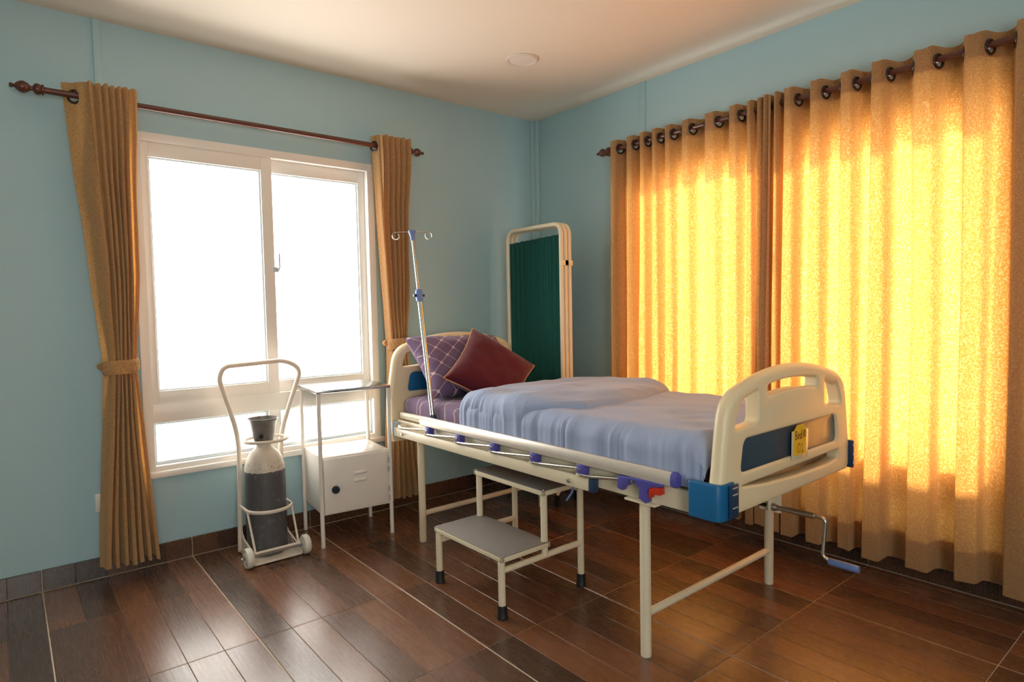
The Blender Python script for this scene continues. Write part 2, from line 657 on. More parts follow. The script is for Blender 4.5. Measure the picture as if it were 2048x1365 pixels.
def plank(xa, xb, ya, yb):
    key = (round(xb - xa, 4), round(yb - ya, 4))
    if key == (round(PW, 4), round(TILE, 4)):
        me = plank_me
    elif key in edge_cache:
        me = edge_cache[key]
    else:
        w, l = (xb - xa) / 2, (yb - ya) / 2
        bm = bx(bmesh.new(), -w + 0.0002, w - 0.0002, -l + 0.0012, l - 0.0012, -0.006, 0.0)
        es = [e for e in bm.edges if all(v.co.z > -0.001 for v in e.verts)]
        bmesh.ops.bevel(bm, geom=es, offset=0.0016, segments=1, affect='EDGES')
        me = bpy.data.meshes.new('plank')
        bm.to_mesh(me)
        bm.free()
        me.materials.append(MT['plank'])
        edge_cache[key] = me
    o = bpy.data.objects.new('plank', me)
    COL.objects.link(o)
    o.parent = fl
    o.location = ((xa + xb) / 2, (ya + yb) / 2, 0)


TG = 0.0022
for i in range(ix0, 2):
    for j in range(iy0, 2):
        for k in range(5):
            xa = TX0 + i * TILE + k * PW + (TG if k == 0 else 0)
            xb = TX0 + i * TILE + (k + 1) * PW - (TG if k == 4 else 0)
            ya, yb = TY0 + j * TILE, TY0 + (j + 1) * TILE
            xa, xb, ya, yb = max(xa, XL), min(xb, -0.012), ya, min(yb, -0.012)
            if xb - xa > 0.015 and yb - ya > 0.015:
                plank(xa, xb, ya, yb)
# the floor behind the photographer's back
rest = bmesh.new()
bx(rest, XL, -0.012, YF, TY0 + iy0 * TILE - 0.003, -0.006, 0.0)
mesh_obj('floor_covering', rest, 'plank', fl)

ce = box('ceiling', XL - WT, WT, YF - WT, WT, H, H + 0.12, 'ceiling')
tag(ce, 'smooth white painted ceiling', 'ceiling', kind='structure')


def wall_with_hole(name, along, plane, a0, a1, h0, h1, out, label, zt=H):
    """wall slab on plane (x or y = plane), running a0..a1, with an opening (h = (a,b,z0,z1))"""
    bm = bmesh.new()
    lo, hi = (plane, plane + out) if out > 0 else (plane + out, plane)
    parts = []
    if h0 is None:
        parts = [(a0, a1, 0, zt)]
    else:
        (ha, hb), (hz0, hz1) = h0, h1
        parts = [(a0, ha, 0, zt), (hb, a1, 0, zt), (ha, hb, 0, hz0), (ha, hb, hz1, zt)]
    for (s, e, z0, z1) in parts:
        if along == 'x':
            bx(bm, s, e, lo, hi, z0, z1)
        else:
            bx(bm, lo, hi, s, e, z0, z1)
    o = mesh_obj(name, bm, 'wall', smooth=False)
    return tag(o, label, 'wall', kind='structure')


WA = ((-2.735, -1.395), (0.49, 2.245))       # opening of the left window (x, z)
WB = ((-3.03, -0.915), (0.20, 2.23))         # opening of the curtained window (y, z)
wall_with_hole('wall_back', 'x', 0.0, XL - WT, WT, WA[0], WA[1], WT, 'light blue wall with the uncovered bright window')
wall_with_hole('wall_right', 'y', 0.0, YF - WT, 0.0, WB[0], WB[1], WT, 'light blue wall behind the closed ochre curtains')
wall_with_hole('wall_front', 'x', YF, XL - WT, WT, (-4.1, -2.9), (0.85, 2.05), -WT, 'light blue wall behind the camera with an unseen opening added for fill light')  # opening is an addition that lets sky light fill the room from behind
wall_with_hole('wall_left', 'y', XL, YF, 0.0, None, None, -WT, 'plain light blue wall behind the camera to the left')

# tiled baseboards, cut from the same tiles
BH = 0.105


def baseboard(name, along, a0, a1, face, label, shift):
    root = empty(name, label, 'baseboard', kind='structure')
    back = bmesh.new()
    if along == 'x':
        bx(back, a0, a1, face + 0.002, face + 0.012, 0.0, BH - 0.001)
    else:
        bx(back, face + 0.002, face + 0.012, a0, a1, 0.0, BH - 0.001)
    mesh_obj('grout_backing', back, 'grout', root)
    cache = {}
    n = math.floor((a0 - shift) / PW)
    while True:
        s = shift + n * PW
        e = s + PW
        first, last = (n % 5 == 0), (n % 5 == 4)
        n += 1
        if s > a1:
            break
        s2, e2 = max(s + (TG if first else 0.0), a0), min(e - (TG if last else 0.0), a1)
        if e2 - s2 < 0.01:
            continue
        key = round(e2 - s2, 4)
        if key not in cache:
            w = (e2 - s2) / 2 - 0.0002
            bm = bx(bmesh.new(), -w, w, -0.006, 0.006, 0.0045, BH, 0.0012, 1)
            me = bpy.data.meshes.new('baseboard_tile')
            bm.to_mesh(me)
            bm.free()
            me.materials.append(MT['base_tile'])
            cache[key] = me
        o = bpy.data.objects.new('baseboard_tile', cache[key])
        COL.objects.link(o)
        o.parent = root
        if along == 'x':
            o.location = ((s2 + e2) / 2, face, 0)
        else:
            o.location = (face, (s2 + e2) / 2, 0)
            o.rotation_euler = (0, 0, PI / 2)
    return root


baseboard('baseboard_back', 'x', -4.6, -0.014, -0.006, 'dark brown tiled baseboard below the uncovered window', TX0)
baseboard('baseboard_right', 'y', -4.0, -0.014, -0.006, 'dark brown tiled baseboard below the ochre curtains', TY0)

# painted trunking
bm = bmesh.new()
bx(bm, -2.872, -2.838, -0.014, 0.0, BH, H, 0.002)
tag(mesh_obj('trim_1', bm, 'trunk'), 'painted vertical cable trunking above the left tied curtain', 'trunking', kind='structure')
bm = bmesh.new()
bx(bm, -0.05, -0.004, -0.02, 0.0, BH, H, 0.003)
bx(bm, -0.028, 0.0, -0.055, -0.018, BH, H, 0.003)
tag(mesh_obj('trim_2', bm, 'trunk'), 'painted vertical trunking in the corner behind the folding screen', 'trunking', kind='structure')
bm = bmesh.new()
bx(bm, -0.006, 0.0, -1.085, -1.035, BH, H, 0.0015)
tag(mesh_obj('trim_3', bm, 'wall'), 'thin painted joint strip on the wall above the curtain end', 'trim', kind='structure')


# ------------------------------------------------------------------ windows
def window(name, A, B, z0, z1, label, to_world, mid, ledge=True, zt=0.795, low_pane='glass', latch_z=1.56):
    """local coords: a along the wall (A..B), d depth outwards, z; to_world maps the root"""
    root = empty(name, label, 'window', kind='structure')
    root.matrix_world = to_world
    ft = 0.045                      # frame bar
    bm = bmesh.new()
    # outer frame, sits in the opening and laps over the wall face
    for (a, b, c, d_) in ((A, A + ft, z0, z1), (B - ft, B, z0, z1), (A + ft, B - ft, z1 - ft, z1), (A + ft, B - ft, z0, z0 + 0.028)):
        bx(bm, a, b, -0.012, 0.075, c, d_, 0.0015)
    mesh_obj('frame', bm, 'frame', root)
    bm = bx(bmesh.new(), A + ft, B - ft, -0.010, 0.075, zt - 0.05, zt + 0.048, 0.0015)
    mesh_obj('transom', bm, 'frame', root)
    # lower fixed lights
    bm = bx(bmesh.new(), mid - 0.03, mid + 0.03, 0.004, 0.06, z0 + 0.028, zt - 0.05, 0.001)
    mesh_obj('mullion', bm, 'frame', root)
    for (a, b) in ((A + ft, mid - 0.03), (mid + 0.03, B - ft)):
        fr = bmesh.new()
        for q in ((a, a + 0.014, z0 + 0.028, zt - 0.05), (b - 0.014, b, z0 + 0.028, zt - 0.05), (a + 0.014, b - 0.014, zt - 0.064, zt - 0.05), (a + 0.014, b - 0.014, z0 + 0.028, z0 + 0.046)):
            bx(fr, q[0], q[1], 0.02, 0.05, q[2], q[3], 0.0015)
        g = mesh_obj('fixed_light', fr, 'track', root)
        box('pane', a + 0.012, b - 0.012, 0.034, 0.039, z0 + 0.04, zt - 0.062, low_pane, g)
    # two sliding sashes
    s0, s1 = zt + 0.048, z1 - ft
    for (a, b, d0, st) in ((A + ft, mid + 0.034, 0.0, 0.032), (mid - 0.03, B - ft, 0.036, 0.045)):
        fr = bmesh.new()
        la, lb = a + (st if d0 == 0 else 0.06), b - (0.062 if d0 == 0 else st)
        for q in ((a, la, s0, s1), (lb, b, s0, s1), (la, lb, s1 - 0.075, s1), (la, lb, s0, s0 + 0.066)):
            bx(fr, q[0], q[1], d0, d0 + 0.03, q[2], q[3], 0.0015)
        sash = mesh_obj('sash', fr, 'frame', root)
        bead = bmesh.new()
        for q in ((la, la + 0.008, s0 + 0.066, s1 - 0.075), (lb - 0.008, lb, s0 + 0.066, s1 - 0.075), (la + 0.008, lb - 0.008, s1 - 0.083, s1 - 0.075), (la + 0.008, lb - 0.008, s0 + 0.066, s0 + 0.074)):
            bx(bead, q[0], q[1], d0 + 0.012, d0 + 0.026, q[2], q[3], 0.001)
        mesh_obj('glazing_bead', bead, 'track', sash)
        box('pane', la + 0.004, lb - 0.004, d0 + 0.015, d0 + 0.02, s0 + 0.07, s1 - 0.079, 'glass', sash)
        if d0 == 0:
            bm = bmesh.new()
            bx(bm, b - 0.006, b + 0.018, -0.008, 0.012, 1.545, 1.575, 0.003)
            tube(bm, fillet([(b + 0.014, -0.008, 1.552), (b + 0.022, -0.016, 1.57), (b + 0.022, -0.016, 1.655)], 0.01), 0.005, 8)
            mesh_obj('latch', bm, 'track', sash)
    if ledge:
        bm = bx(bmesh.new(), A - 0.02, B + 0.02, -0.035, 0.1, z0 - 0.03, z0 + 0.002, 0.004)
        mesh_obj('sill', bm, 'frame', root)
    return root


window('window_1', WA[0][0], WA[0][1], WA[1][0], WA[1][1], 'white framed sliding window with bright panes, uncovered between tied curtains', Matrix.Identity(4), -2.068)
# local a -> -y (left to right seen from the room), outward -> +x
MB2 = Matrix(((0, 1, 0, 0), (-1, 0, 0, 0), (0, 0, 1, 0), (0, 0, 0, 1)))
window('window_2', -WB[0][1], -WB[0][0], WB[1][0], WB[1][1], 'sunlit white framed window hidden behind the closed ochre curtains', MB2, 1.965, zt=0.475, low_pane='frosted')  # unseen frosted lower panes, added so the low curtain glows with diffused sun

# ------------------------------------------------------------------ curtains
ROD_Z = 2.342
ROD_OFF = 0.105
gm = torus(bmesh.new(), 0.0285, 0.0062)
grommet_me = bpy.data.meshes.new('grommet')
gm.to_mesh(grommet_me)
gm.free()
grommet_me.materials.append(MT['grommet'])
grommet_me.shade_smooth()


def finial_prof(sgn):
    pr = [(0.0, 0.0), (0.009, 0.002), (0.011, 0.010), (0.007, 0.016), (0.008, 0.02), (0.018, 0.028), (0.026, 0.042), (0.027, 0.054), (0.018, 0.07),
          (0.010, 0.078), (0.010, 0.084), (0.020, 0.09), (0.025, 0.096), (0.025, 0.108), (0.020, 0.114), (0.024, 0.118), (0.024, 0.124), (0.015, 0.128)]
    return [(r, sgn * h) for r, h in pr]


def curtain_rod(label, along, tip0, tip1, brackets):
    if along == 'x':
        root = empty('curtain_rod', label, 'curtain rod', (0, -ROD_OFF, ROD_Z))
        ax, vec = 'X', lambda s: (s, 0, 0)
    else:
        root = empty('curtain_rod', label, 'curtain rod', (-ROD_OFF, 0, ROD_Z))
        ax, vec = 'Y', lambda s: (0, s, 0)
    tube_obj('pole', [vec(tip0 + 0.12), vec(tip1 - 0.12)], 0.0145, 'rod', root, 16)
    lathe_obj('finial', finial_prof(1), 'rod', root, ax, 20, vec(tip0))
    lathe_obj('finial', finial_prof(-1), 'rod', root, ax, 20, vec(tip1))
    for b in brackets:
        bm = bmesh.new()
        if along == 'x':
            tube(bm, [(b, 0, -0.018), (b, ROD_OFF - 0.002, -0.018)], 0.006, 8)
            bx(bm, b - 0.015, b + 0.015, ROD_OFF - 0.006, ROD_OFF, -0.05, 0.02, 0.002)
        else:
            tube(bm, [(0, b, -0.018), (ROD_OFF - 0.002, b, -0.018)], 0.006, 8)
            bx(bm, ROD_OFF - 0.006, ROD_OFF, b - 0.015, b + 0.015, -0.05, 0.02, 0.002)
        mesh_obj('bracket', bm, 'rod', root)
    return root


curtain_rod('brown turned curtain rod over the uncovered window', 'x', -3.205, -1.075, (-2.86, -1.32))
curtain_rod('brown curtain rod carrying the closed ochre curtains', 'y', -3.42, -0.755, (-0.83, -1.96, -3.25))


def wall_curtain(label, knots, ztop, zbot, amp_top, amp_bot, seed, rings, bunch=None, group=None):
    """closed curtain in front of the right wall. knots: (y, phase in turns) from the far end to the near end."""
    root = empty('curtain', label, 'curtain', (-ROD_OFF, 0, 0))
    ks = knots
    dense = []
    n = int((ks[-1][1] - ks[0][1]) * 34)
    inv = [(ph, y) for y, ph in ks]

    def ysm(ph):
        # smoothed phase -> y
        return sum(pw(inv, min(max(ph + d, inv[0][0]), inv[-1][0])) for d in (-0.25, -0.12, 0, 0.12, 0.25)) / 5

    def point(ph, z):
        w = (ztop - z) / (ztop - zbot)
        y = ysm(ph)
        a = lerp(amp_top, amp_bot, sstep(0.0, 0.8, w))
        k = ph + seed
        a *= 0.85 + 0.35 * noise.noise(Vector((k * 0.9, seed, 0.0))) + 0.25 * w * noise.noise(Vector((k * 1.3, w * 1.6, seed)))
        s = math.sin(2 * PI * ph)
        s = math.tanh(2.2 * s) / math.tanh(2.2)
        off = a * s + 0.012 * w * noise.noise(Vector((k * 2.6, w * 2.0, 3.3)))
        off += 0.004 * math.sin(2 * PI * ph * 2 + 5 * w) * sstep(0.1, 0.6, w)
        y2 = y + 0.022 * w * noise.noise(Vector((k * 0.7, w * 1.1, 8.1 + seed))) + 0.012 * a / 0.05 * w * math.sin(4 * PI * ph)
        drop = 0.0
        return Vector((off, y2, z + drop))

    zs = [ztop - 0.004 * i for i in range(28)]
    m = 46
    zs += [lerp(zs[-1], zbot, (i + 1) / m) for i in range(m)]
    rows = []
    for z in zs:
        w = (ztop - z) / (ztop - zbot)
        r = []
        for i in range(n + 1):
            ph = lerp(ks[0][1], ks[-1][1], i / n)
            zz = z + (0.003 * math.cos(4 * PI * ph) * (1 - w) ** 6) + 0.018 * noise.noise(Vector((ph * 1.1, seed, 5))) * w ** 4
            r.append(point(ph, zz))
        rows.append(r)
    bm = bmesh.new()
    grid(bm, rows)
    # grommets: the rod pierces the cloth at whole and half turns
    cents = []
    for hp in rings:
        e = 1e-3
        p0, p1 = point(hp - e, ROD_Z), point(hp + e, ROD_Z)
        t = (p1 - p0).normalized()
        c = (p0 + p1) / 2
        c.z = ROD_Z - 0.007
        c.x = 0.0
        cents.append((c, t))
    dele = []
    for f in bm.faces:
        c = f.calc_center_median()
        if abs(c.z - ROD_Z) > 0.05:
            continue
        for g, t in cents:
            if (c - g).length < 0.0262:
                dele.append(f)
                break
    bmesh.ops.delete(bm, geom=dele, context='FACES')
    mesh_obj('cloth', bm, 'curtain', root)
    # doubled header and hem, sewn on the wall side
    for nm, za, zb, nn in (('header_band', ztop - 0.004, ztop - 0.105, 26), ('hem', zbot + 0.135, zbot + 0.003, 8)):
        rws = []
        for i in range(nn + 1):
            z = lerp(za, zb, i / nn)
            w = (ztop - z) / (ztop - zbot)
            r = []
            for j in range(n + 1):
                ph = lerp(ks[0][1], ks[-1][1], j / n)
                zz = z + (0.003 * math.cos(4 * PI * ph) * (1 - w) ** 6) + 0.018 * noise.noise(Vector((ph * 1.1, seed, 5))) * w ** 4
                r.append(point(ph, zz) + Vector((0.0035, 0, 0)))
            rws.append(r)
        b2 = bmesh.new()
        grid(b2, rws)
        dl = [f for f in b2.faces if any((f.calc_center_median() - g).length < 0.0275 for g, t in cents)] if nm == 'header_band' else []
        bmesh.ops.delete(b2, geom=dl, context='FACES')
        mesh_obj(nm, b2, 'curtain', root)
    for g, t in cents:
        o = bpy.data.objects.new('grommet', grommet_me)
        COL.objects.link(o)
        o.parent = root
        nrm = Vector((t.y, -t.x, 0)).normalized()
        o.matrix_local = Matrix.Translation(g) @ nrm.to_track_quat('Z', 'Y').to_matrix().to_4x4()
    return root


gy = [-0.959, -1.087, -1.182, -1.278, -1.373, -1.506, -1.683, -1.821]
hy = [-2.132, -2.266, -2.411, -2.55, -2.741, -2.923, -3.09]
knA = [(-0.873, -0.55)] + [(y, i) for i, y in enumerate(gy)] + [(-1.862, 7.5), (-1.90, 8.0), (-1.925, 8.5), (-1.95, 9.0), (-1.98, 9.5), (-2.01, 9.8)]
wall_curtain('far ochre curtain panel, sunlit, beside the folding screen', knA, 2.392, 0.105, 0.046, 0.052, 1.7,
             [i * 0.5 for i in range(0, 16)])
knB = [(-1.955, -2.7), (-1.985, -2.0), (-2.02, -1.5), (-2.04, -1.0), (-2.063, -0.5)] + [(y, i) for i, y in enumerate(hy)] + [(-3.2, 6.7)]
wall_curtain('near ochre curtain panel, sunlit, behind the footboard and crank', knB, 2.396, 0.095, 0.055, 0.060, 9.2,
             [i * 0.5 for i in range(0, 13)])


def tied_curtain(label, xl, xr, knots, ztop, zbot, ztie, tie, ring_ph, seed, yc=-ROD_OFF):
    """curtain gathered by a tieback on the left wall; xl/xr edge tables over z, knots: (s, phase)"""
    root = empty('curtain', label, 'curtain', (0, yc, 0))
    n = int((knots[-1][1] - knots[0][1]) * 26)
    inv = [(ph, s) for s, ph in knots]

    def ssm(ph):
        return pw(inv, ph)

    ampt = [(zbot, 0.062), (ztie - 0.25, 0.045), (ztie, 0.030), (ztie + 0.2, 0.036), (ztop - 0.2, 0.042), (ztop, 0.040)]

    def point(ph, z):
        s = ssm(ph)
        wb = sstep(ztie + 0.5, zbot, z)
        s = lerp(s, (ph - knots[0][1]) / (knots[-1][1] - knots[0][1]), 0.75 * wb)
        x = lerp(pw(xl, z), pw(xr, z), s)
        a = pw(ampt, z)
        w = (ztop - z) / (ztop - zbot)
        a *= 1 + 0.5 * noise.noise(Vector((ph * 0.8 + seed, w * 2.0, 1.0))) * min(1, 3 * w)
        y = a * (1 - 2 * abs(math.sin(PI * ph)) ** 0.6)
        if ph > 0.6:
            # pushed-together pleats stand in front of the rod
            y = lerp(y, -0.016 - 0.058 * abs(math.sin(PI * ph)) ** 0.6, sstep(ztop - 0.5, ztop - 0.12, z))
        x += 0.006 * noise.noise(Vector((ph * 1.3, z * 3, seed))) * min(1, 4 * w) + 0.004 * math.sin(4 * PI * ph) * w
        # rounded bundle at the tie
        k = math.exp(-((z - ztie) / 0.16) ** 2)
        y -= k * 0.035 * (1 - (2 * s - 1) ** 2)
        y += k * 0.012
        return Vector((x, y, z))

    zs = [ztop - 0.005 * i for i in range(20)]
    m = 70
    zs += [lerp(zs[-1], zbot, (i + 1) / m) for i in range(m)]
    rows = []
    for z in zs:
        w = (ztop - z) / (ztop - zbot)
        r = []
        for i in range(n + 1):
            ph = lerp(knots[0][1], knots[-1][1], i / n)
            zz = z + 0.012 * noise.noise(Vector((ph * 1.7, seed, 2))) * (w ** 5 + 0.5 * (1 - w) ** 8) - 0.02 * math.sin(2 * PI * ph) * 0.0
            r.append(point(ph, zz))
        rows.append(r)
    bm = bmesh.new()
    grid(bm, rows)
    cents = []
    for hp in ring_ph:
        p0, p1 = point(hp - 0.06, ROD_Z), point(hp + 0.06, ROD_Z)
        t = (p1 - p0).normalized()
        c = point(hp, ROD_Z)
        c.z = ROD_Z - 0.007
        c.y = -0.003
        cents.append((c, t))
    dl = [f for f in bm.faces if abs(f.calc_center_median().z - ROD_Z) < 0.05 and any((f.calc_center_median() - g).length < 0.0262 for g, t in cents)]
    bmesh.ops.delete(bm, geom=dl, context='FACES')
    mesh_obj('cloth', bm, 'curtain', root)
    rws = []
    for i in range(9):
        z = lerp(zbot + 0.13, zbot + 0.004, i / 8)
        r = []
        for j in range(n + 1):
            ph = lerp(knots[0][1], knots[-1][1], j / n)
            w = (ztop - z) / (ztop - zbot)
            zz = z + 0.012 * noise.noise(Vector((ph * 1.7, seed, 2))) * w ** 5
            r.append(point(ph, zz) + Vector((0, 0.0035, 0)))
        rws.append(r)
    b2 = bmesh.new()
    grid(b2, rws)
    mesh_obj('hem', b2, 'curtain', root)
    for g, t in cents:
        o = bpy.data.objects.new('grommet', grommet_me)
        COL.objects.link(o)
        o.parent = root
        nrm = Vector((t.y, -t.x, 0)).normalized()
        o.matrix_local = Matrix.Translation(g) @ nrm.to_track_quat('Z', 'Y').to_matrix().to_4x4()
    # tieback band, a puckered loop round the bundle
    cx, rx, ry, hh = tie
    rws = []
    K = 64
    for (dz, bulge) in ((-hh, -0.004), (-hh * 0.7, 0.004), (-hh * 0.2, 0.006), (0.0, 0.003), (hh * 0.25, 0.006), (hh * 0.75, 0.004), (hh, -0.004)):
        r = []
        for k in range(K):
            a = 2 * PI * k / K
            rr = bulge + 0.0022 * math.sin(17 * a + 3 * dz / hh)
            r.append(Vector((cx + (rx + rr) * math.cos(a), -0.02 + (ry + rr) * math.sin(a), ztie + dz + 0.008 * math.cos(a) + 0.004 * math.sin(2 * a))))
        rws.append(r)
    b3 = bmesh.new()
    grid(b3, rws, True)
    # knot on the wall side
    lathe(b3, [(0.0, -0.022), (0.016, -0.016), (0.02, 0.0), (0.016, 0.016), (0.0, 0.022)], 'Y', 12, (cx - rx - 0.004, 0.02, ztie + 0.004))
    mesh_obj('tieback', b3, 'curtain', root)
    bh = bmesh.new()
    tube(bh, fillet([(cx - rx + 0.02, -yc - 0.002, ztie), (cx - rx + 0.02, 0.05, ztie), (cx - rx + 0.02, 0.05, ztie + 0.02)], 0.006), 0.003, 8)
    mesh_obj('tieback_hook', bh, 'grommet', root)
    return root


kL2 = [(0.0, 0.03), (0.15, 0.105), (0.30, 0.45), (0.42, 1.0), (0.515, 2.0), (0.61, 3.0), (0.70, 4.0), (0.79, 5.0), (0.885, 6.0), (1.0, 6.92)]
tied_curtain('long tan curtain tied back at the window edge nearest the wall socket',
             [(0.08, -2.965), (0.6, -2.935), (1.055, -2.905), (1.5, -2.94), (2.4, -3.015)],
             [(0.08, -2.705), (0.6, -2.74), (1.055, -2.765), (1.5, -2.735), (2.4, -2.715)],
             kL2, 2.40, 0.085, 1.06, (-2.836, 0.072, 0.062, 0.034), [0.105], 4.4)
tied_curtain('tan curtain tied back between the window and the headboard',
             [(0.13, -1.425), (0.6, -1.40), (1.10, -1.375), (1.5, -1.405), (2.4, -1.445)],
             [(0.13, -1.17), (0.6, -1.21), (1.10, -1.245), (1.5, -1.215), (2.4, -1.195)],
             [(0.0, 0.04), (0.05, 0.105), (0.2, 1.0), (0.36, 2.0), (0.52, 3.0), (0.68, 4.0), (0.84, 5.0), (1.0, 5.94)],
             2.40, 0.10, 1.10, (-1.31, 0.068, 0.06, 0.034), [0.105], 6.1)

# ------------------------------------------------------------------ ceiling lamp, socket
lamp = empty('ceiling_lamp', 'round flat white recessed lamp on the ceiling, switched off', 'lamp', (-0.863, -0.872, H))
lathe_obj('rim', [(0.078, -0.003), (0.08, -0.008), (0.088, -0.010), (0.095, -0.006), (0.096, 0.0), (0.078, 0.0)], 'lamp_rim', lamp, seg=48)
lathe_obj('diffuser', [(0.0, -0.0045), (0.06, -0.0045), (0.079, -0.0035), (0.079, 0.0)], 'lamp_diffuser', lamp, seg=48)

so = empty('wall_socket', 'white wall socket beside the foot of the long tied curtain', 'socket', (-2.905, 0, 0.38))
box('plate', -0.055, 0.055, -0.009, 0.0, -0.046, 0.046, 'socket', so, 0.003)
for dx in (-0.022, 0.022):
    for dz in (-0.02, 0.02):
        box('socket_slot', dx - 0.004, dx + 0.004, -0.0095, -0.007, dz - 0.003, dz + 0.003, 'dark', so)

# ------------------------------------------------------------------ hospital bed
BED = empty('hospital_bed', 'cream hospital bed with moulded head and foot boards and folded side rail', 'bed', (-1.023, -1.445, 0), 0.011)
# legs
for (u, v) in ((-0.456, -0.782), (0.456, -0.782), (-0.456, 0.782), (0.456, 0.782)):
    bm = bmesh.new()
    tube(bm, [(u, v, 0.004), (u, v, 0.60)], 0.0205, 18)
    lg = mesh_obj('leg', bm, 'cream', BED)
    mesh_obj('foot_cap', lathe(bmesh.new(), [(0.018, 0.0), (0.0195, 0.001), (0.0195, 0.004)], 'Z', 18, (u, v, 0)), 'nylon', lg)
for v in (-0.782, 0.782):
    tube_obj('stretcher', [(-0.45, v, 0.16), (0.45, v, 0.16)], 0.015, 'cream', BED, 14)
# main frame
for u in (-0.448, 0.448):
    box('side_beam', u - 0.02, u + 0.02, -1.04, 1.02, 0.592, 0.668, 'cream', BED, 0.004)
for v in (-0.98, -0.782, -0.3, 0.3, 0.782, 0.98):
    box('cross_beam', -0.43, 0.43, v - 0.018, v + 0.018, 0.598, 0.64, 'cream', BED, 0.003)
for v in (-0.782, 0.782):
    box('leg_bracket', -0.49, -0.44, v - 0.07, v + 0.07, 0.584, 0.592, 'cream', BED, 0.002)
# mattress deck of slats
dk = box('mattress_deck', -0.45, 0.45, -1.02, 1.02, 0.672, 0.690, 'cream', BED, 0.004)
box('deck_flange', -0.462, -0.442, 0.42, 1.0, 0.690, 0.716, 'cream', dk, 0.004)

# moulded end boards
def rrect(pts, r, n=7):
    return [(q.x, q.y) for q in fillet([(a, b, 0) for a, b in pts], r, n, True)]


def end_board(name, v, zoff, bottom, outward, lab=None):
    """board drawn in (u, z); thickness along v"""
    w0, w1 = 0.478, 0.425
    top = []
    for i in range(25):
        u = lerp(-0.395, 0.395, i / 24)
        top.append((u, 1.005 + zoff + 0.062 * (1 - (u / 0.395) ** 2)))
    right = [(0.432, 0.975 + zoff), (0.447, 0.93 + zoff), (0.462, 0.84 + zoff), (w0, 0.735 + zoff), (0.486, 0.70 + zoff), (0.486, bottom + 0.02), (0.47, bottom)]
    outer = top + right + [(-a, b) for a, b in right[::-1]]
    holes = []
    z = zoff
    holes.append(rrect([(-0.412, 0.885 + z), (-0.258, 0.895 + z), (-0.258, 1.016 + z), (-0.365, 0.992 + z)], [0.03, 0.022, 0.022, 0.05]))
    holes.append(rrect([(0.412, 0.885 + z), (0.365, 0.992 + z), (0.258, 1.016 + z), (0.258, 0.895 + z)], [0.03, 0.05, 0.022, 0.022]))
    arc = [(u, 0.978 + z + 0.012 * (1 - (u / 0.19) ** 2)) for u in [lerp(-0.19, 0.19, i / 12) for i in range(13)]]
    arc2 = [(u, 1.02 + z + 0.012 * (1 - (u / 0.19) ** 2)) for u in [lerp(0.19, -0.19, i / 12) for i in range(13)]]
    holes.append(rrect(arc + arc2, 0.017, 4))
    # recess for the slate panel
    holes.append(rrect([(-0.372, 0.738 + z), (0.372, 0.738 + z), (0.358, 0.85 + z), (-0.35, 0.85 + z)], 0.03))
    if bottom > 0.55:
        holes.append(rrect([(-0.37, 0.692 + z), (-0.2, 0.672 + z), (0.05, 0.658 + z), (0.30, 0.655 + z), (0.385, 0.665 + z), (0.385, 0.70 + z)], [0.02, 0.05, 0.08, 0.05, 0.025, 0.012]))
    bm = filled_outline([outer] + holes, 0.016, 0.011, 4)
    # a thick rounded rim all along the upper outline
    rim = [(a, b, 0) for a, b in right[3::-1][::1]]
    path = [Vector((-a, b, 0)) for a, b in right[:5][::-1]] + [Vector((a, b, 0)) for a, b in top] + [Vector((a, b, 0)) for a, b in right[:5]]
    path = [Vector((q.x * 0.975, q.y - 0.012 * sstep(0.9, 1.0, q.y - z), 0)) for q in path]
    path = fillet(path, 0.05, 3)
    tube(bm, path, 0.0275, 16, flat=1.0)
    # ridge along the lower edge
    bx(bm, -0.486, 0.486, 0.700 + z, 0.722 + z, -0.024, 0.024, 0.007)
    for v_ in bm.verts:
        v_.co = Vector((v_.co.x, v + v_.co.z * outward, v_.co.y))
    o = mesh_obj(name, bm, 'board', BED)
    pm = filled_outline([rrect([(-0.374, 0.735 + z), (0.374, 0.735 + z), (0.36, 0.852 + z), (-0.352, 0.852 + z)], 0.03)], 0.004, 0.001, 1)
    for v_ in pm.verts:
        v_.co = Vector((v_.co.x, v + (-0.014 if outward < 0 else -0.010) + v_.co.z * outward, v_.co.y))
    mesh_obj('inset_panel', pm, 'slate' if outward < 0 else 'blue_plastic', o)
    return o


foot = end_board('footboard', -1.092, 0.0, 0.603, -1)
head = end_board('headboard', 1.075, 0.085, 0.53, 1)
# blue corner bumpers wrapped round the board ends
def bumper(parent, su, v, z0, z1, outward):
    bm = bmesh.new()
    x0, x1 = (-0.515, -0.41) if su < 0 else (0.41, 0.515)
    pts = [(x0, v + 0.085), (x0, v - 0.03), (x1 if su < 0 else x0, v - 0.03)]
    out = bmesh.new()
    if outward < 0:
        loop = rrect([(-0.516, v + 0.085), (-0.516, v - 0.034), (-0.425, v - 0.034), (-0.425, v - 0.026), (-0.492, v - 0.026), (-0.492, v + 0.085)], [0.008, 0.035, 0.004, 0.004, 0.012, 0.004], 6)
    else:
        loop = rrect([(-0.516, v - 0.075), (-0.485, v - 0.075), (-0.485, v + 0.017), (-0.425, v + 0.026), (-0.425, v + 0.034), (-0.516, v + 0.034)], [0.008, 0.004, 0.012, 0.004, 0.004, 0.035], 6)
    b = filled_outline([loop], (z1 - z0) / 2 - 0.006, 0.006, 2)
    for q in b.verts:
        q.co = Vector((q.co.x * (1 if su < 0 else -1), q.co.y, q.co.z + (z0 + z1) / 2))
    return mesh_obj('corner_bumper', b, 'blue_plastic', parent)


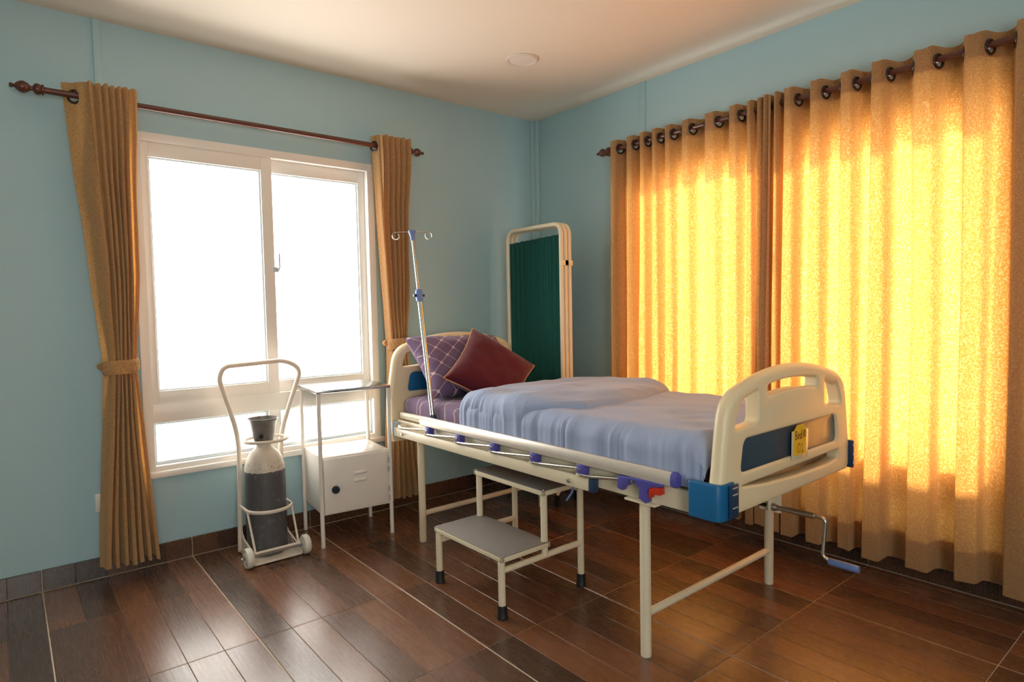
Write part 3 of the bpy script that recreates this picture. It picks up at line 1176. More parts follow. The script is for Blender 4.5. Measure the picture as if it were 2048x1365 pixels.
b = bumper(BED, -1, -1.092, 0.600, 0.722, -1)
x0, x1 = -0.468, -0.416
box('trim_plate', x0, x1, -1.1360, -1.1300, 0.606, 0.716, 'navy', b, 0.001)
for zz in (0.706, 0.684, 0.640):
    box('reflective_strip', x0 + 0.014, x1 - 0.008, -1.1375, -1.1355, zz - 0.002, zz + 0.002, 'alu', b)
# head corners: plain grey bumper plates
box('corner_bumper', -0.500, -0.462, 1.0, 1.056, 0.585, 0.66, 'track', BED, 0.004)
box('corner_bumper', 0.462, 0.500, 1.0, 1.056, 0.585, 0.66, 'track', BED, 0.004)
# end cap plate on the far side of the footboard
ep = box('end_plate', 0.488, 0.506, -1.134, -1.03, 0.605, 0.722, 'navy', foot, 0.005)
for zz in (0.708, 0.668, 0.632):
    box('reflective_strip', 0.492, 0.508, -1.136, -1.133, zz - 0.010, zz + 0.002, 'alu', ep)

# folded side rail on the near side
GR = box('guard_rail_base', -0.505, -0.475, -0.545, 0.975, 0.580, 0.632, 'cream', BED, 0.005)
box('end_cap', -0.507, -0.473, -0.572, -0.545, 0.578, 0.634, 'navy', GR, 0.005)
box('end_cap', -0.506, -0.474, 0.975, 0.992, 0.579, 0.633, 'nylon', GR, 0.004)
for v in (-0.44, 0.90):
    lathe_obj('bolt', [(0.0, -0.514), (0.007, -0.513), (0.009, -0.509), (0.009, -0.503)], 'chrome', GR, 'X', 12, (0, v, 0.603))
hr = bmesh.new()
prof = [(-0.027, -0.004), (-0.024, -0.020), (-0.008, -0.027), (0.014, -0.027), (0.024, -0.018), (0.027, 0.0), (0.022, 0.018), (0.008, 0.026), (-0.012, 0.026), (-0.024, 0.016)]
rows = []
for v in (-0.935, -0.93, 0.695, 0.70):
    k = 0.93 if v in (-0.935, 0.70) else 1.0
    rows.append([Vector((-0.492 + a * 0.75 * k, v, 0.704 + b * k)) for a, b in prof])
V = grid(hr, rows, True)
hr.faces.new(V[0][::-1])
hr.faces.new(V[-1])
HR = mesh_obj('handrail', hr, 'alu', BED)
ecm = bmesh.new()
rows = []
for v, k in ((-0.934, 1.02), (-0.95, 1.02), (-0.957, 0.85)):
    rows.append([Vector((-0.492 + a * 0.75 * k, v, 0.704 + b * k)) for a, b in prof])
V = grid(ecm, rows, True)
ecm.faces.new(V[0][::-1])
ecm.faces.new(V[-1])
mesh_obj('end_cap', ecm, 'purple_plastic', HR)
CL = [0.627, 0.344, 0.060, -0.223, -0.505]
for v in CL:
    bm = bx(bmesh.new(), -0.513, -0.478, v - 0.024, v + 0.018, 0.642, 0.684, 0.004)
    c = mesh_obj('pivot_clamp', bm, 'purple_plastic', GR)
    lathe_obj('rivet', [(0.0, -0.517), (0.005, -0.516), (0.006, -0.511)], 'chrome', c, 'X', 10, (0, v, 0.662))
    bm = bmesh.new()
    bx(bm, -0.512, -0.508, v - 0.016, v + 0.018, 0.630, 0.650, 0.001)
    lathe(bm, [(0.0, -0.519), (0.005, -0.518), (0.006, -0.512)], 'X', 10, (0, v + 0.012, 0.640))
    mesh_obj('pivot_bracket', bm, 'cream', GR)
starts = [0.915] + [v - 0.006 for v in CL]
ends = [v + 0.02 for v in CL] + [-0.71]
for s, e in zip(starts, ends):
    tube_obj('link_bar', fillet([(-0.512, s, 0.640), (-0.506, s - 0.04, 0.641), (-0.500, e, 0.662)], 0.02), 0.0068, 'chrome', GR, 10)
bm = bx(bmesh.new(), -0.513, -0.480, 0.895, 0.935, 0.628, 0.655, 0.004)
mesh_obj('pivot_bracket', bm, 'cream', GR)
# violet latch with a red release
lt = bmesh.new()
prf = [(-0.70, 0.677), (-0.70, 0.630), (-0.722, 0.625), (-0.735, 0.648), (-0.752, 0.650), (-0.757, 0.672), (-0.774, 0.672), (-0.800, 0.650), (-0.800, 0.612), (-0.830, 0.600), (-0.838, 0.606), (-0.838, 0.652), (-0.86, 0.665), (-0.898, 0.672), (-0.906, 0.684), (-0.80, 0.684)]
lt = filled_outline([[(a, b) for a, b in prf]], 0.012, 0.003, 1)
for q in lt.verts:
    q.co = Vector((-0.500 + q.co.z, q.co.x, q.co.y))
LT = mesh_obj('latch', lt, 'purple_plastic', GR)
rl = filled_outline([[(-0.842, 0.662), (-0.842, 0.628), (-0.849, 0.622), (-0.856, 0.640), (-0.888, 0.640), (-0.896, 0.644), (-0.894, 0.668), (-0.86, 0.668)]], 0.010, 0.002, 1)
for q in rl.verts:
    q.co = Vector((-0.500 + q.co.z, q.co.x, q.co.y))
mesh_obj('release_lever', rl, 'red_plastic', LT)
lathe_obj('rivet', [(0.0, -0.520), (0.006, -0.519), (0.007, -0.512)], 'chrome', LT, 'X', 10, (0, -0.77, 0.668))
# hanging plastic strap
tube_obj('cable', fillet([(-0.47, -0.42, 0.60), (-0.468, -0.425, 0.55), (-0.462, -0.38, 0.50)], 0.06), 0.004, 'lilac_plastic', BED, 8)

# crank handle under the footboard
CU = 0.10
ck = bmesh.new()
tube(ck, [(CU, -0.40, 0.492), (CU, -0.96, 0.492)], 0.010, 10)
CK = mesh_obj('crank', ck, 'dark', BED)
bm = bx(bmesh.new(), CU - 0.006, CU + 0.006, -1.02, -0.93, 0.470, 0.604, 0.004)
bx(bm, CU - 0.03, CU + 0.03, -0.985, -0.977, 0.475, 0.604, 0.003)
mesh_obj('crank_bracket', bm, 'cream', CK)
lathe_obj('collar', [(0.012, -0.965), (0.018, -0.968), (0.018, -0.998), (0.014, -1.003), (0.014, -1.012), (0.010, -1.014)], 'chrome', CK, 'Y', 16, (CU, 0, 0.492))
tube_obj('shaft_sleeve', [(CU, -1.005, 0.492), (CU, -1.150, 0.492)], 0.0125, 'chrome', CK, 14)
tube_obj('crank_arm', fillet([(CU, -1.148, 0.492), (CU, -1.192, 0.492), (CU - 0.004, -1.183, 0.345), (CU - 0.004, -1.215, 0.334)], 0.02, 6), 0.0068, 'chrome', CK, 12)
lathe_obj('grip', [(0.0, -1.204), (0.011, -1.205), (0.0135, -1.21), (0.0135, -1.305), (0.012, -1.312), (0.0, -1.314)], 'lilac_plastic', CK, 'Y', 16, (CU - 0.004, 0, 0.334))

# ------------------------------------------------------------------ bedding (in the bed's own frame)
BROT = Matrix.Translation((-1.023, -1.445, 0)) @ Matrix.Rotation(0.011, 4, 'Z')


def place_on_bed(o):
    o.matrix_world = BROT
    return o


def rr_profile(a, zt, zb, r, n):
    """points along a rounded upside-down U from (-a, zb) over the top to (a, zb)"""
    segs = []
    L1 = max(0.001, zt - r - zb)
    L2 = PI * r / 2
    L3 = 2 * (a - r)
    tot = 2 * L1 + 2 * L2 + L3
    out = []
    for i in range(n + 1):
        s = tot * i / n
        if s < L1:
            out.append((-a, zb + s, -1, 0))
        elif s < L1 + L2:
            th = (s - L1) / r
            out.append((-a + r - r * math.cos(th), zt - r + r * math.sin(th), -math.cos(th), math.sin(th)))
        elif s < L1 + L2 + L3:
            out.append((-a + r + s - L1 - L2, zt, 0, 1))
        elif s < L1 + 2 * L2 + L3:
            th = (s - L1 - L2 - L3) / r
            out.append((a - r + r * math.sin(th), zt - r + r * math.cos(th), math.sin(th), math.cos(th)))
        else:
            out.append((a, zt - r - (s - L1 - 2 * L2 - L3), 1, 0))
    return out


# mattress in its fitted sheet: rounded box with soft vertical corners
mb = bmesh.new()
loop = rrect([(-0.44, -1.03), (0.44, -1.03), (0.44, 1.02), (-0.44, 1.02)], 0.09, 8)
rows = []
for ins, z in ((0.06, 0.692), (0.012, 0.694), (0.0, 0.706), (0.0, 0.765), (0.008, 0.785), (0.028, 0.797), (0.06, 0.801), (0.12, 0.803), (0.2, 0.804), (0.3, 0.804)):
    row = []
    for (a, b) in loop:
        sx = (0.45 - ins) / 0.45
        sy = (1.025 - ins) / 1.025
        wob = 0.004 * noise.noise(Vector((a * 6, b * 6, z * 8)))
        row.append(Vector((a * sx * (1 + wob), (b + 0.005) * sy, z + (0.004 * noise.noise(Vector((a * 7, b * 5, 2))) if ins > 0.05 else 0))))
    rows.append(row)
V = grid(mb, rows, True)
mb.faces.new(V[-1])
mb.faces.new(V[0][::-1])
mo = mesh_obj('mattress', mb, 'sheet')
place_on_bed(mo)
tag(mo, 'mattress in a purple lattice-print fitted sheet on the bed', 'mattress')

# quilt
NQ = 150


def wr(u, v, side):
    q = 0.0
    q += 0.010 * noise.noise(Vector((u * 3.0, v * 4.0, 1.0))) * (1 - side)
    q += 0.006 * noise.noise(Vector((u * 9.0, v * 7.0, 4.0)))
    # gathered vertical creases down the side
    c = noise.noise(Vector((v * 11.0, u * 1.5, 7.0)))
    c2 = abs(noise.noise(Vector((v * 26.0 + 2.0 * noise.noise(Vector((v * 5, u * 4, 1))), u * 3.0, 2.0))))
    q += side * (0.009 * c + 0.006 - 0.020 * c2)
    q += (1 - side) * 0.006 * (0.3 - abs(noise.noise(Vector((v * 7.0 + u * 3, u * 5.0, 11.0)))))
    return q


def quilt_row(v, extra, edge, zb):
    """one cross row of the quilt; extra = loft over the mattress"""
    row = []
    for (x, z, nx, nz) in rr_profile(0.452 + 0.55 * extra, 0.806 + extra, zb, 0.05 + 0.55 * extra, NQ):
        side = abs(nx)
        k = wr(x, v, side * side) * edge
        puff = extra * 0.22 * (1 - (x / 0.5) ** 2) * nz
        row.append(Vector((x + nx * k, v, z + nz * k + puff)))
    return row


qb = bmesh.new()
rows = []
v_head, v_foot = 0.37, -1.045
nv = 150
for i in range(nv + 1):
    t = i / nv
    v = lerp(v_head, v_foot, t)
    e1 = min(1.0, max(0.0, (v_head - v) / 0.06))
    loft = 0.052 * math.sqrt(max(0.0, 1 - (1 - e1) ** 2)) + 0.001
    e2 = min(1.0, max(0.0, (v - v_foot) / 0.05))
    zdrop = 1 - math.sqrt(max(0.0, 1 - (1 - e2) ** 2))
    row = quilt_row(v, loft, min(1, e1 * 1.2), 0.705 - 0.02 * sstep(-0.7, -1.0, v) + 0.006 * noise.noise(Vector((v * 9, 3, 1))))
    if zdrop > 0:
        for p_ in row:
            p_.z -= 0.09 * zdrop * (1 if p_.z > 0.76 else 0.0) * min(1, (p_.z - 0.76) / 0.05)
    rows.append(row)
grid(qb, rows)
QO = mesh_obj('quilt', qb, 'quilt')
place_on_bed(QO)
tag(QO, 'grey-blue quilt spread over the bed, turned back at the pillow end', 'quilt')

# turned-back layer of the quilt
VE = [(-0.56, -0.10), (-0.5, -0.13), (-0.46, -0.18), (-0.40, -0.27), (-0.30, -0.36), (-0.1, -0.39), (0.1, -0.36), (0.3, -0.30), (0.5, -0.24)]
fb = bmesh.new()
rows = []
nf = 110
for i in range(nf + 1):
    t = i / nf
    base = []
    prof_ = rr_profile(0.452 + 0.55 * 0.09, 0.806 + 0.09, 0.712, 0.05 + 0.55 * 0.09, NQ)
    row = []
    for (x, z, nx, nz) in prof_:
        ve = pw(VE, x)
        vh = 0.385
        # ends roll under
        tt = t
        v = lerp(vh, ve, tt)
        d = min(v - ve, vh - v)
        rr_ = 0.05
        g = math.sqrt(max(0.0, 1 - (1 - min(1, d / rr_)) ** 2))
        side = nx * nx
        # loft over the lower layer
        lof = 0.042 * g + 0.012 * g * math.sin(PI * tt) * nz + 0.014 * g * sstep(0.25, 0.7, tt) * nz * (1 - sstep(0.85, 1.0, tt))
        lof *= 1 - 0.45 * side
        k = wr(x, v + 3.1, side) * g
        k += 0.006 * g * nz * math.sin(22 * (v + 0.35 * x) + 3 * noise.noise(Vector((x * 3, v * 3, 9))))
        off = lof + k - 0.012
        xa = x + nx * (off - 0.035)
        za = z + nz * (off - 0.035)
        row.append(Vector((xa, v, za)))
    rows.append(row)
grid(fb, rows)
mesh_obj('turned_back_fold', fb, 'quilt', QO)


def pillow_mesh(W, Ht, T, n=40, pinch=0.09, ear=1.0, seed=0.0, wrinkle=0.006):
    bm = bmesh.new()
    tops, bots = [], []
    for sgn in (1, -1):
        rows = []
        for j in range(n + 1):
            r = []
            y = -1 + 2 * j / n
            for i in range(n + 1):
                x = -1 + 2 * i / n
                px = x * W / 2 * (1 - pinch * (1 - y * y) * abs(x) ** 2)
                py = y * Ht / 2 * (1 - pinch * (1 - x * x) * abs(y) ** 2)
                h = max(0.0, (1 - x ** 4)) ** 0.5 * max(0.0, (1 - y ** 4)) ** 0.5
                h *= (1 - 0.25 * (x * x * y * y))
                edge = min(1 - abs(x), 1 - abs(y))
                w_ = wrinkle * noise.noise(Vector((x * 3 + seed, y * 3, sgn))) * min(1, edge * 4)
                w_ += wrinkle * 0.8 * noise.noise(Vector((x * 9, y * 9, seed))) * math.exp(-edge * 6) * min(1, edge * 10)
                r.append(Vector((px, py, sgn * (T / 2 * h) + w_)))
            rows.append(r)
        V = grid(bm, rows)
    bmesh.ops.remove_doubles(bm, verts=bm.verts, dist=0.0008)
    return bm


def basis(c, ex, ey):
    ex = Vector(ex).normalized()
    ey = Vector(ey)
    ey = (ey - ex * ey.dot(ex)).normalized()
    ez = ex.cross(ey)
    m = Matrix((ex, ey, ez)).transposed().to_4x4()
    m.translation = Vector(c)
    return m


pb = pillow_mesh(0.70, 0.46, 0.17, seed=2.0, wrinkle=0.010)
po = mesh_obj('pillow', pb, 'pillow')
po.matrix_world = BROT @ basis((-0.065, 0.868, 0.975), (1, 0.02, -0.02), (0.0, 0.30, 0.32))
tag(po, 'purple pillow with pale lattice print leaning on the headboard', 'pillow')

cbm = pillow_mesh(0.46, 0.44, 0.15, seed=5.0, pinch=0.10, wrinkle=0.005)
cm = BROT @ basis((-0.065, 0.625, 0.945), (0.32, 0.17, 0.25), (-0.28, 0.22, 0.24))
cmi = cm.inverted()


def rest_on_mattress(bm, mi, m, zmin):
    for q in bm.verts:
        wq = m @ q.co
        if wq.z < zmin:
            d = zmin - wq.z
            wq.z = zmin - 0.05 * d
            q.co = mi @ wq


rest_on_mattress(cbm, cmi, cm, 0.815)
co = mesh_obj('cushion', cbm, 'maroon')
co.matrix_world = cm
tag(co, 'small square maroon cushion with gold piping propped on the purple pillow', 'cushion')
pp = []
nP = 40
for (sx, sy, dx, dy) in ((-1, -1, 1, 0), (1, -1, 0, 1), (1, 1, -1, 0), (-1, 1, 0, -1)):
    for i in range(nP):
        t = 2 * i / nP
        x, y = sx + dx * t, sy + dy * t
        px = x * 0.23 * (1 - 0.10 * (1 - y * y) * abs(x) ** 2)
        py = y * 0.22 * (1 - 0.10 * (1 - x * x) * abs(y) ** 2)
        pp.append(Vector((px, py, 0.0)))
pm = tube(bmesh.new(), pp, 0.0036, 8, closed=True)
rest_on_mattress(pm, cmi, cm, 0.819)
mesh_obj('piping', pm, 'gold_piping', co)

# ------------------------------------------------------------------ drip stand on the bed
IV = empty('drip_stand', 'chrome drip pole with blue fittings and two hooks fixed to the bed', 'drip stand', (-1.487, -0.823, 0.60))
base = Vector((0, 0, 0))
dirv = Vector((-0.002, 0.163, 1.0)).normalized()
P = lambda h: dirv * h
tube_obj('lower_tube', [P(0.0), P(0.80)], 0.0125, 'chrome', IV, 16)
tube_obj('upper_tube', [P(0.78), P(1.155)], 0.0085, 'chrome', IV, 14)
q = dirv.to_track_quat('Z', 'Y').to_matrix().to_4x4()


def orient(bm, h):
    m = Matrix.Translation(P(h)) @ q
    for v_ in bm.verts:
        v_.co = m @ v_.co
    return bm


tube_obj('socket_sleeve', [P(0.02), P(0.14)], 0.0155, 'navy', IV, 14)
cb = orient(lathe(bmesh.new(), [(0.012, -0.035), (0.018, -0.032), (0.02, -0.01), (0.02, 0.016), (0.016, 0.032), (0.010, 0.036)], 'Z', 18), 0.80)
CC = mesh_obj('height_collar', cb, 'lilac_plastic', IV)
cb = orient(lathe(bmesh.new(), [(0.0, 0.036), (0.008, 0.035), (0.009, 0.02), (0.004, 0.016)], 'X', 12), 0.80)
cb2 = orient(lathe(bmesh.new(), [(0.0, -0.034), (0.007, -0.033), (0.008, -0.02), (0.004, -0.016)], 'X', 12), 0.80)
mesh_obj('knob', cb, 'navy', CC)
mesh_obj('knob', cb2, 'navy', CC)
hb = orient(lathe(bmesh.new(), [(0.011, -0.045), (0.012, -0.04), (0.013, -0.02), (0.019, 0.0), (0.022, 0.006), (0.02, 0.012), (0.0, 0.013)], 'Z', 18), 1.155)
mesh_obj('pole_head', hb, 'lilac_plastic', IV)
hd = Vector((0.79, -0.61, 0.0))
top = P(1.158)
for sg in (-1, 1):
    d = hd * sg
    pts = [top + d * 0.01]
    pts.append(top + d * 0.085)
    cen = top + d * 0.092 + Vector((0, 0, -0.020))
    for i in range(13):
        a = PI / 2 - sg * 0 - i * (1.72 * PI / 12)
        pts.append(cen + d * (0.019 * math.cos(a)) + Vector((0, 0, 0.019 * math.sin(a))) + Vector((0.61, 0.79, 0)) * (0.0012 * i))
    tube_obj('hook', pts, 0.0028, 'chrome', IV, 8)

# ------------------------------------------------------------------ bed number card
SG = empty('bed_number_card', 'yellow hand-lettered bed number card in a clear sleeve on the footboard', 'sign')
SG.matrix_world = BROT @ Matrix.Translation((0.035, -1.1225, 0.783)) @ Matrix.Rotation(0.03, 4, 'Y')
box('clear_sleeve', -0.062, 0.066, -0.0016, 0.0016, -0.062, 0.046, 'sign_sleeve', SG, 0.001)
pp_ = filled_outline([rrect([(-0.05, -0.046), (0.045, -0.046), (0.045, 0.05), (0.022, 0.068), (-0.026, 0.066), (-0.05, 0.05)], 0.004, 2)], 0.0008, 0.0, 0)
for v_ in pp_.verts:
    v_.co = Vector((v_.co.x, -0.0026 + v_.co.z, v_.co.y))
PAPER = mesh_obj('card', pp_, 'sign_paper', SG)


def strokes(name, lines, wdt, mat, parent, yoff):
    bm = bmesh.new()
    for ln in lines:
        pts = [Vector((a, yoff, b)) for a, b in ln]
        tube(bm, pts, wdt, 6, flat=1.0)
    for v_ in bm.verts:
        v_.co.y = yoff + (v_.co.y - yoff) * 0.2
    return mesh_obj(name, bm, mat, parent)


def arcp(cx, cz, rx, rz, a0, a1, n=10):
    return [(cx + rx * math.cos(lerp(a0, a1, i / n)), cz + rz * math.sin(lerp(a0, a1, i / n))) for i in range(n + 1)]


z0 = 0.014
bed_no = [
    # B
    [(-0.040, z0), (-0.040, z0 + 0.03)], [(-0.040, z0 + 0.03)] + arcp(-0.038, z0 + 0.0225, 0.010, 0.0075, PI / 2, -PI / 2, 8) + arcp(-0.038, z0 + 0.0075, 0.012, 0.0075, PI / 2, -PI / 2, 8) + [(-0.040, z0)],
    # e
    [(-0.020, z0 + 0.010), (-0.008, z0 + 0.011)] + arcp(-0.014, z0 + 0.010, 0.006, 0.009, 0.1, 1.7 * PI, 10),
    # d
    arcp(0.002, z0 + 0.009, 0.006, 0.009, 0, 2 * PI, 12), [(0.008, z0 + 0.034), (0.008, z0)],
    # N
    [(0.017, z0), (0.017, z0 + 0.030), (0.027, z0 + 0.002), (0.027, z0 + 0.032)],
    # O
    arcp(0.037, z0 + 0.016, 0.007, 0.012, 0, 2 * PI, 12),
]
strokes('lettering', bed_no, 0.0021, 'ink_red', PAPER, -0.0036)
n0 = -0.040
num = [arcp(-0.013, n0 + 0.020, 0.010, 0.017, 0, 2 * PI, 14), [(0.006, n0 + 0.028), (0.014, n0 + 0.037), (0.014, n0 + 0.003)], [(0.006, n0 + 0.003), (0.023, n0 + 0.004)]]
strokes('lettering', num, 0.0019, 'ink_brown', PAPER, -0.0036)

# ------------------------------------------------------------------ two-step stool
ST = empty('step_stool', 'cream two-step stool with grey treads and black rubber feet beside the bed', 'stool', (-1.464, -1.417, 0), 0.008)
hx, hy_ = 0.238, 0.239
R = 0.0155


def stool_leg(x, y, z0_, z1_, foot=True):
    bm = tube(bmesh.new(), [(x, y, z0_), (x, y, z1_)], R, 14)
    o = mesh_obj('leg', bm, 'cream', ST)
    if foot:
        lathe_obj('rubber_foot', [(0.0, 0.0), (0.023, 0.0), (0.0235, 0.010), (0.0215, 0.013), (0.021, 0.045), (0.019, 0.058), (0.0155, 0.058)], 'rubber', o, 'Z', 16, (x, y, 0))


for y in (-hy_, hy_):
    stool_leg(-hx, y, 0.03, 0.245)
    stool_leg(hx, y, 0.03, 0.478)
    stool_leg(0.008, y, 0.205, 0.478, False)
    tube_obj('side_bar', [(-hx, y, 0.205), (hx, y, 0.205)], 0.014, 'cream', ST, 12)
for (nm, xa, xb, z) in (('lower_step', -hx - 0.014, 0.026, 0.246), ('upper_step', -0.012, hx + 0.016, 0.479)):
    bm = bmesh.new()
    for qd in ((xa, xb, -hy_ - 0.02, -hy_ - 0.016 + 0.012), (xa, xb, hy_ + 0.004, hy_ + 0.02), (xa, xa + 0.016, -hy_ - 0.02, hy_ + 0.02), (xb - 0.016, xb, -hy_ - 0.02, hy_ + 0.02)):
        bx(bm, qd[0], qd[1], qd[2], qd[3], z, z + 0.021, 0.002)
    bx(bm, xa + 0.004, xb - 0.004, -hy_ - 0.016, hy_ + 0.016, z + 0.004, z + 0.018)
    stp = mesh_obj(nm, bm, 'cream', ST)
    box('tread_mat', xa + 0.001, xb - 0.001, -hy_ - 0.019, hy_ + 0.019, z + 0.0212, z + 0.0245, 'mat_rubber', stp, 0.001)
    for (cx_, cy_) in ((xa + 0.01, -hy_ - 0.008), (xb - 0.01, -hy_ - 0.008), (xa + 0.01, hy_ + 0.008), (xb - 0.01, hy_ + 0.008)):
        lathe_obj('screw', [(0.0055, 0.0), (0.005, 0.002), (0.0, 0.003)], 'chrome', stp, 'Z', 10, (cx_, cy_, z + 0.0243))

# ------------------------------------------------------------------ bedside cabinet
ca = math.atan2(-0.042, 0.403)
CB = empty('bedside_cabinet', 'white metal bedside cabinet with steel top between oxygen trolley and bed', 'cabinet', (-1.734, -0.218, 0), ca)
cw, cdp = 0.203, 0.185
for (x, y) in ((-cw, -cdp), (cw, -cdp), (-cw, cdp - 0.012), (cw, cdp - 0.012)):
    bm = tube(bmesh.new(), [(x, y, 0.004), (x, y, 0.862)], 0.0118, 14)
    l = mesh_obj('leg', bm, 'white_enamel', CB)
    mesh_obj('foot_cap', lathe(bmesh.new(), [(0.0105, 0.0), (0.0122, 0.001), (0.0122, 0.010)], 'Z', 14, (x, y, 0)), 'nylon', l)
tp = bmesh.new()
bx(tp, -cw - 0.02, cw + 0.006, -cdp - 0.02, cdp + 0.008, 0.862, 0.880, 0.004)
mesh_obj('steel_top', tp, 'steel', CB)
bd = bx(bmesh.new(), -cw + 0.006, cw - 0.006, -cdp + 0.006, cdp - 0.012, 0.176, 0.501, 0.003)
mesh_obj('body', bd, 'white_enamel', CB)
dr = bx(bmesh.new(), -cw + 0.014, cw - 0.020, -cdp - 0.006, -cdp + 0.008, 0.184, 0.492, 0.004)
DR = mesh_obj('door', dr, 'white_enamel', CB)
lathe_obj('knob', [(0.0, -0.026), (0.015, -0.025), (0.022, -0.017), (0.022, -0.006), (0.012, 0.0)], 'cabinet_knob', DR, 'Y', 18, (-0.128, -cdp - 0.006, 0.318))
for zz in (0.392, 0.350):
    bm = bmesh.new()
    rows = []
    for j in range(7):
        tj = j / 6
        r = []
        for i in range(15):
            ti = i / 14
            h = 0.009 * math.sin(PI * tj) ** 0.7 * (max(0, 1 - (2 * ti - 1) ** 6)) ** 0.5
            r.append(Vector((0.0 + 0.078 * (ti - 0.5) + 0.018, -cdp - 0.0062 - h, zz + 0.022 * (tj - 0.5))))
        rows.append(r)
    grid(bm, rows)
    mesh_obj('louvre', bm, 'white_enamel', DR)
for zz in (0.44, 0.385, 0.27, 0.215):
    bm = tube(bmesh.new(), [(cw - 0.014, -cdp - 0.008, zz - 0.014), (cw - 0.014, -cdp - 0.008, zz + 0.014)], 0.004, 8)
    mesh_obj('hinge', bm, 'steel', CB)

# ------------------------------------------------------------------ oxygen trolley and cylinder
TR = empty('cylinder_trolley', 'worn white tubular two-wheel trolley with looped handle under the window', 'trolley', (-2.205, -0.25, 0))
yb = 0.105
tr = 0.0135
pL, pR = -0.118, 0.118
hp = [(pL - 0.004, yb, 0.012), (pL + 0.008, yb, 0.40), (pL + 0.012, yb, 0.64), (-0.192, yb, 0.965), (-0.165, yb, 1.026), (0.165, yb, 1.040), (0.252, yb, 0.985), (0.118, yb, 0.625), (0.112, yb, 0.40), (pR, yb, 0.012)]
hp = [(x, y + 0.03 * (z > 0.5) * (z - 0.5), z) for x, y, z in hp]
tube_obj('handle_frame', fillet(hp, [0, 0.1, 0.10, 0.06, 0.06, 0.075, 0.075, 0.10, 0.1, 0], 8), tr, 'old_white', TR, 14)
bm = bx(bmesh.new(), -0.125, 0.125, -0.15, yb + 0.01, 0.006, 0.013, 0.001)
bx(bm, -0.125, -0.119, -0.15, yb, 0.006, 0.03)
bx(bm, 0.119, 0.125, -0.15, yb, 0.006, 0.03)
mesh_obj('base_plate', bm, 'old_white', TR)
# retaining rings
ring = []
for i in range(17):
    a = PI + PI * i / 16
    ring.append((0.116 * math.cos(a), -0.02 + 0.105 * math.sin(a), 0.0))
ring = [(-0.116, yb, 0)] + ring + [(0.116, yb, 0)]
tube_obj('retaining_band', [(x, y, 0.262) for x, y, z in ring], 0.010, 'old_white', TR, 10, flat=0.6)
ring2 = [(0.006 + 0.112 * math.cos(2 * PI * i / 32), 0.005 + 0.098 * math.sin(2 * PI * i / 32) + 0.0, 0.626) for i in range(32)]
tube_obj('neck_ring', ring2, 0.009, 'old_white', TR, 10, closed=True)
for sx_ in (-1, 1):
    tube_obj('brace', [(sx_ * 0.116, -0.03, 0.262), (sx_ * 0.112, -0.135, 0.062)], 0.006, 'old_white', TR, 8)
    tube_obj('brace', [(sx_ * 0.116, yb - 0.005, 0.10), (sx_ * 0.114, -0.133, 0.055)], 0.005, 'old_white', TR, 8)
    bm = bmesh.new()
    gs = [(sx_ * 0.118, yb - 0.02, 0.13), (sx_ * 0.118, yb - 0.02, 0.012), (sx_ * 0.118, -0.10, 0.012)]
    f0 = [bm.verts.new(c) for c in gs]
    f1 = [bm.verts.new((c[0] - sx_ * 0.003, c[1], c[2])) for c in gs]
    bm.faces.new(f0)
    bm.faces.new(f1[::-1])
    for i in range(3):
        bm.faces.new((f0[i], f1[i], f1[(i + 1) % 3], f0[(i + 1) % 3]))
    mesh_obj('gusset', bm, 'old_white', TR)
tube_obj('front_bar', [(-0.118, -0.137, 0.066), (0.118, -0.137, 0.066)], 0.008, 'old_white', TR, 10)
tube_obj('axle', [(-0.178, -0.137, 0.052), (0.178, -0.137, 0.052)], 0.005, 'steel', TR, 10)
for sx_ in (-1, 1):
    wl = lathe_obj('wheel', [(sx_ * 0 + 0.010, -0.016), (0.022, -0.019), (0.030, -0.014), (0.040, -0.014), (0.046, -0.017), (0.0515, -0.011), (0.052, 0.0), (0.0515, 0.011), (0.046, 0.017), (0.040, 0.014), (0.030, 0.014), (0.022, 0.019), (0.010, 0.016)], 'nylon', TR, 'X', 32, (sx_ * 0.148, -0.137, 0.052))
    lathe_obj('hub_nut', [(0.0, -0.012), (0.008, -0.011), (0.009, 0.0), (0.006, 0.010), (0.0, 0.011)], 'steel', wl, 'X', 10, (sx_ * 0.174, -0.137, 0.052))

OX = empty('oxygen_cylinder', 'dark grey gas cylinder with worn white shoulder standing in the trolley', 'gas cylinder', (-2.212, -0.245, 0.0135))
lathe_obj('body', [(0.0, 0.0), (0.07, 0.0), (0.096, 0.006), (0.103, 0.022), (0.104, 0.06), (0.104, 0.44), (0.102, 0.472), (0.092, 0.512), (0.074, 0.545), (0.052, 0.565), (0.040, 0.575), (0.038, 0.592), (0.045, 0.597), (0.045, 0.612), (0.032, 0.615), (0.0, 0.615)], 'cyl', OX, 'Z', 40)
cp = bmesh.new()
lathe(cp, [(0.046, 0.606), (0.050, 0.612), (0.070, 0.715), (0.078, 0.722), (0.079, 0.731), (0.072, 0.731), (0.066, 0.715), (0.047, 0.62), (0.0, 0.618)], 'Z', 36)
CPO = mesh_obj('valve_guard', cp, 'cup', OX)
lathe_obj('valve', [(0.014, 0.612), (0.014, 0.65), (0.010, 0.655), (0.010, 0.69), (0.0, 0.691)], 'steel', OX, 'Z', 16)
lathe_obj('vent_hole', [(0.0, -0.0605), (0.012, -0.0605), (0.012, -0.055)], 'dark', CPO, 'Y', 14, (-0.03, 0.002, 0.64))

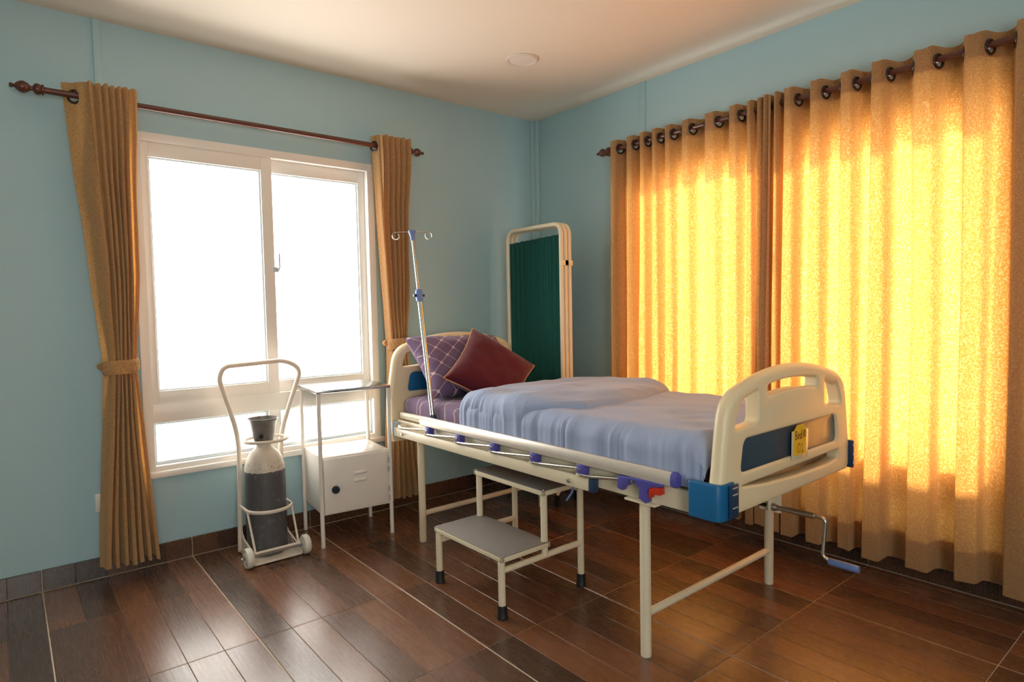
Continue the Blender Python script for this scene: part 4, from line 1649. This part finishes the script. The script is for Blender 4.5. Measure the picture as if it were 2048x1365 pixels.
# ------------------------------------------------------------------ folding privacy screen
SC = empty('privacy_screen', 'folded hospital privacy screen with green cloth in cream tubular frames', 'screen', (-0.455, -0.48, 0))
L0, L1 = 0.272, -0.272          # y ends: far, near
for i in range(3):
    x = i * 0.036
    zt_, zb_ = 1.855, 0.13
    pth = fillet([(x, L0, zb_), (x, L0, zt_), (x, L1, zt_), (x, L1, zb_)], [0, 0.075, 0.075, 0], 8)
    fr = mesh_obj('frame', tube(bmesh.new(), pth, 0.0145, 14), 'cream', SC)
    tube_obj('bottom_bar', [(x, L0, 0.17), (x, L1, 0.17)], 0.011, 'cream', fr, 10)
    tube_obj('cloth_wire', [(x, L0, 1.765), (x, L1, 1.785)], 0.003, 'steel', fr, 6)
    tube_obj('cloth_wire', [(x, L0, 0.25), (x, L1, 0.25)], 0.003, 'steel', fr, 6)
    rows = []
    for j in range(31):
        z = lerp(1.782, 0.24, j / 30)
        r = []
        for k in range(90):
            t = k / 89
            a = 0.0075 * math.sin(2 * PI * 9 * t + 2.8 * math.sin(5 * t + i)) + 0.003 * math.sin(2 * PI * 31 * t + 1.3 * i)
            a *= 0.6 + 0.5 * abs(2 * j / 30 - 1)
            zz = z + (0.02 * (t - 0.5) if j == 0 else 0) - 0.006 * abs(math.sin(PI * 7 * t)) * (1 - j / 30) ** 3
            r.append(Vector((x + a, lerp(L0 - 0.02, L1 + 0.018, t), zz)))
        rows.append(r)
    bm = bmesh.new()
    grid(bm, rows)
    mesh_obj('cloth', bm, 'green_cloth', fr)
for z in (1.60, 0.62):
    for (ya, i0) in ((L1, 0), (L1, 1)):
        bm = bx(bmesh.new(), -0.017 + i0 * 0.036, 0.053 + i0 * 0.036, ya - 0.017, ya - 0.006, z - 0.018, z + 0.018, 0.003)
        mesh_obj('hinge', bm, 'cream', SC)
for y in (L0 - 0.02, L1 + 0.02):
    bm = tube(bmesh.new(), fillet([(-0.05, y, 0.075), (-0.03, y, 0.10), (0.0, y, 0.135), (0.072, y, 0.135), (0.10, y, 0.10), (0.13, y, 0.075)], 0.03, 4), 0.011, 10)
    ft_ = mesh_obj('foot', bm, 'cream', SC)
    for x in (-0.05, 0.13):
        bm = bmesh.new()
        lathe(bm, [(0.0, -0.010), (0.022, -0.010), (0.026, -0.006), (0.026, 0.006), (0.022, 0.010), (0.0, 0.010)], 'X', 18, (x, y, 0.0262))
        bx(bm, x - 0.015, x - 0.011, y - 0.010, y + 0.010, 0.02, 0.06)
        bx(bm, x + 0.011, x + 0.015, y - 0.010, y + 0.010, 0.02, 0.06)
        bx(bm, x - 0.015, x + 0.015, y - 0.010, y + 0.010, 0.056, 0.078)
        mesh_obj('caster', bm, 'rubber', ft_)
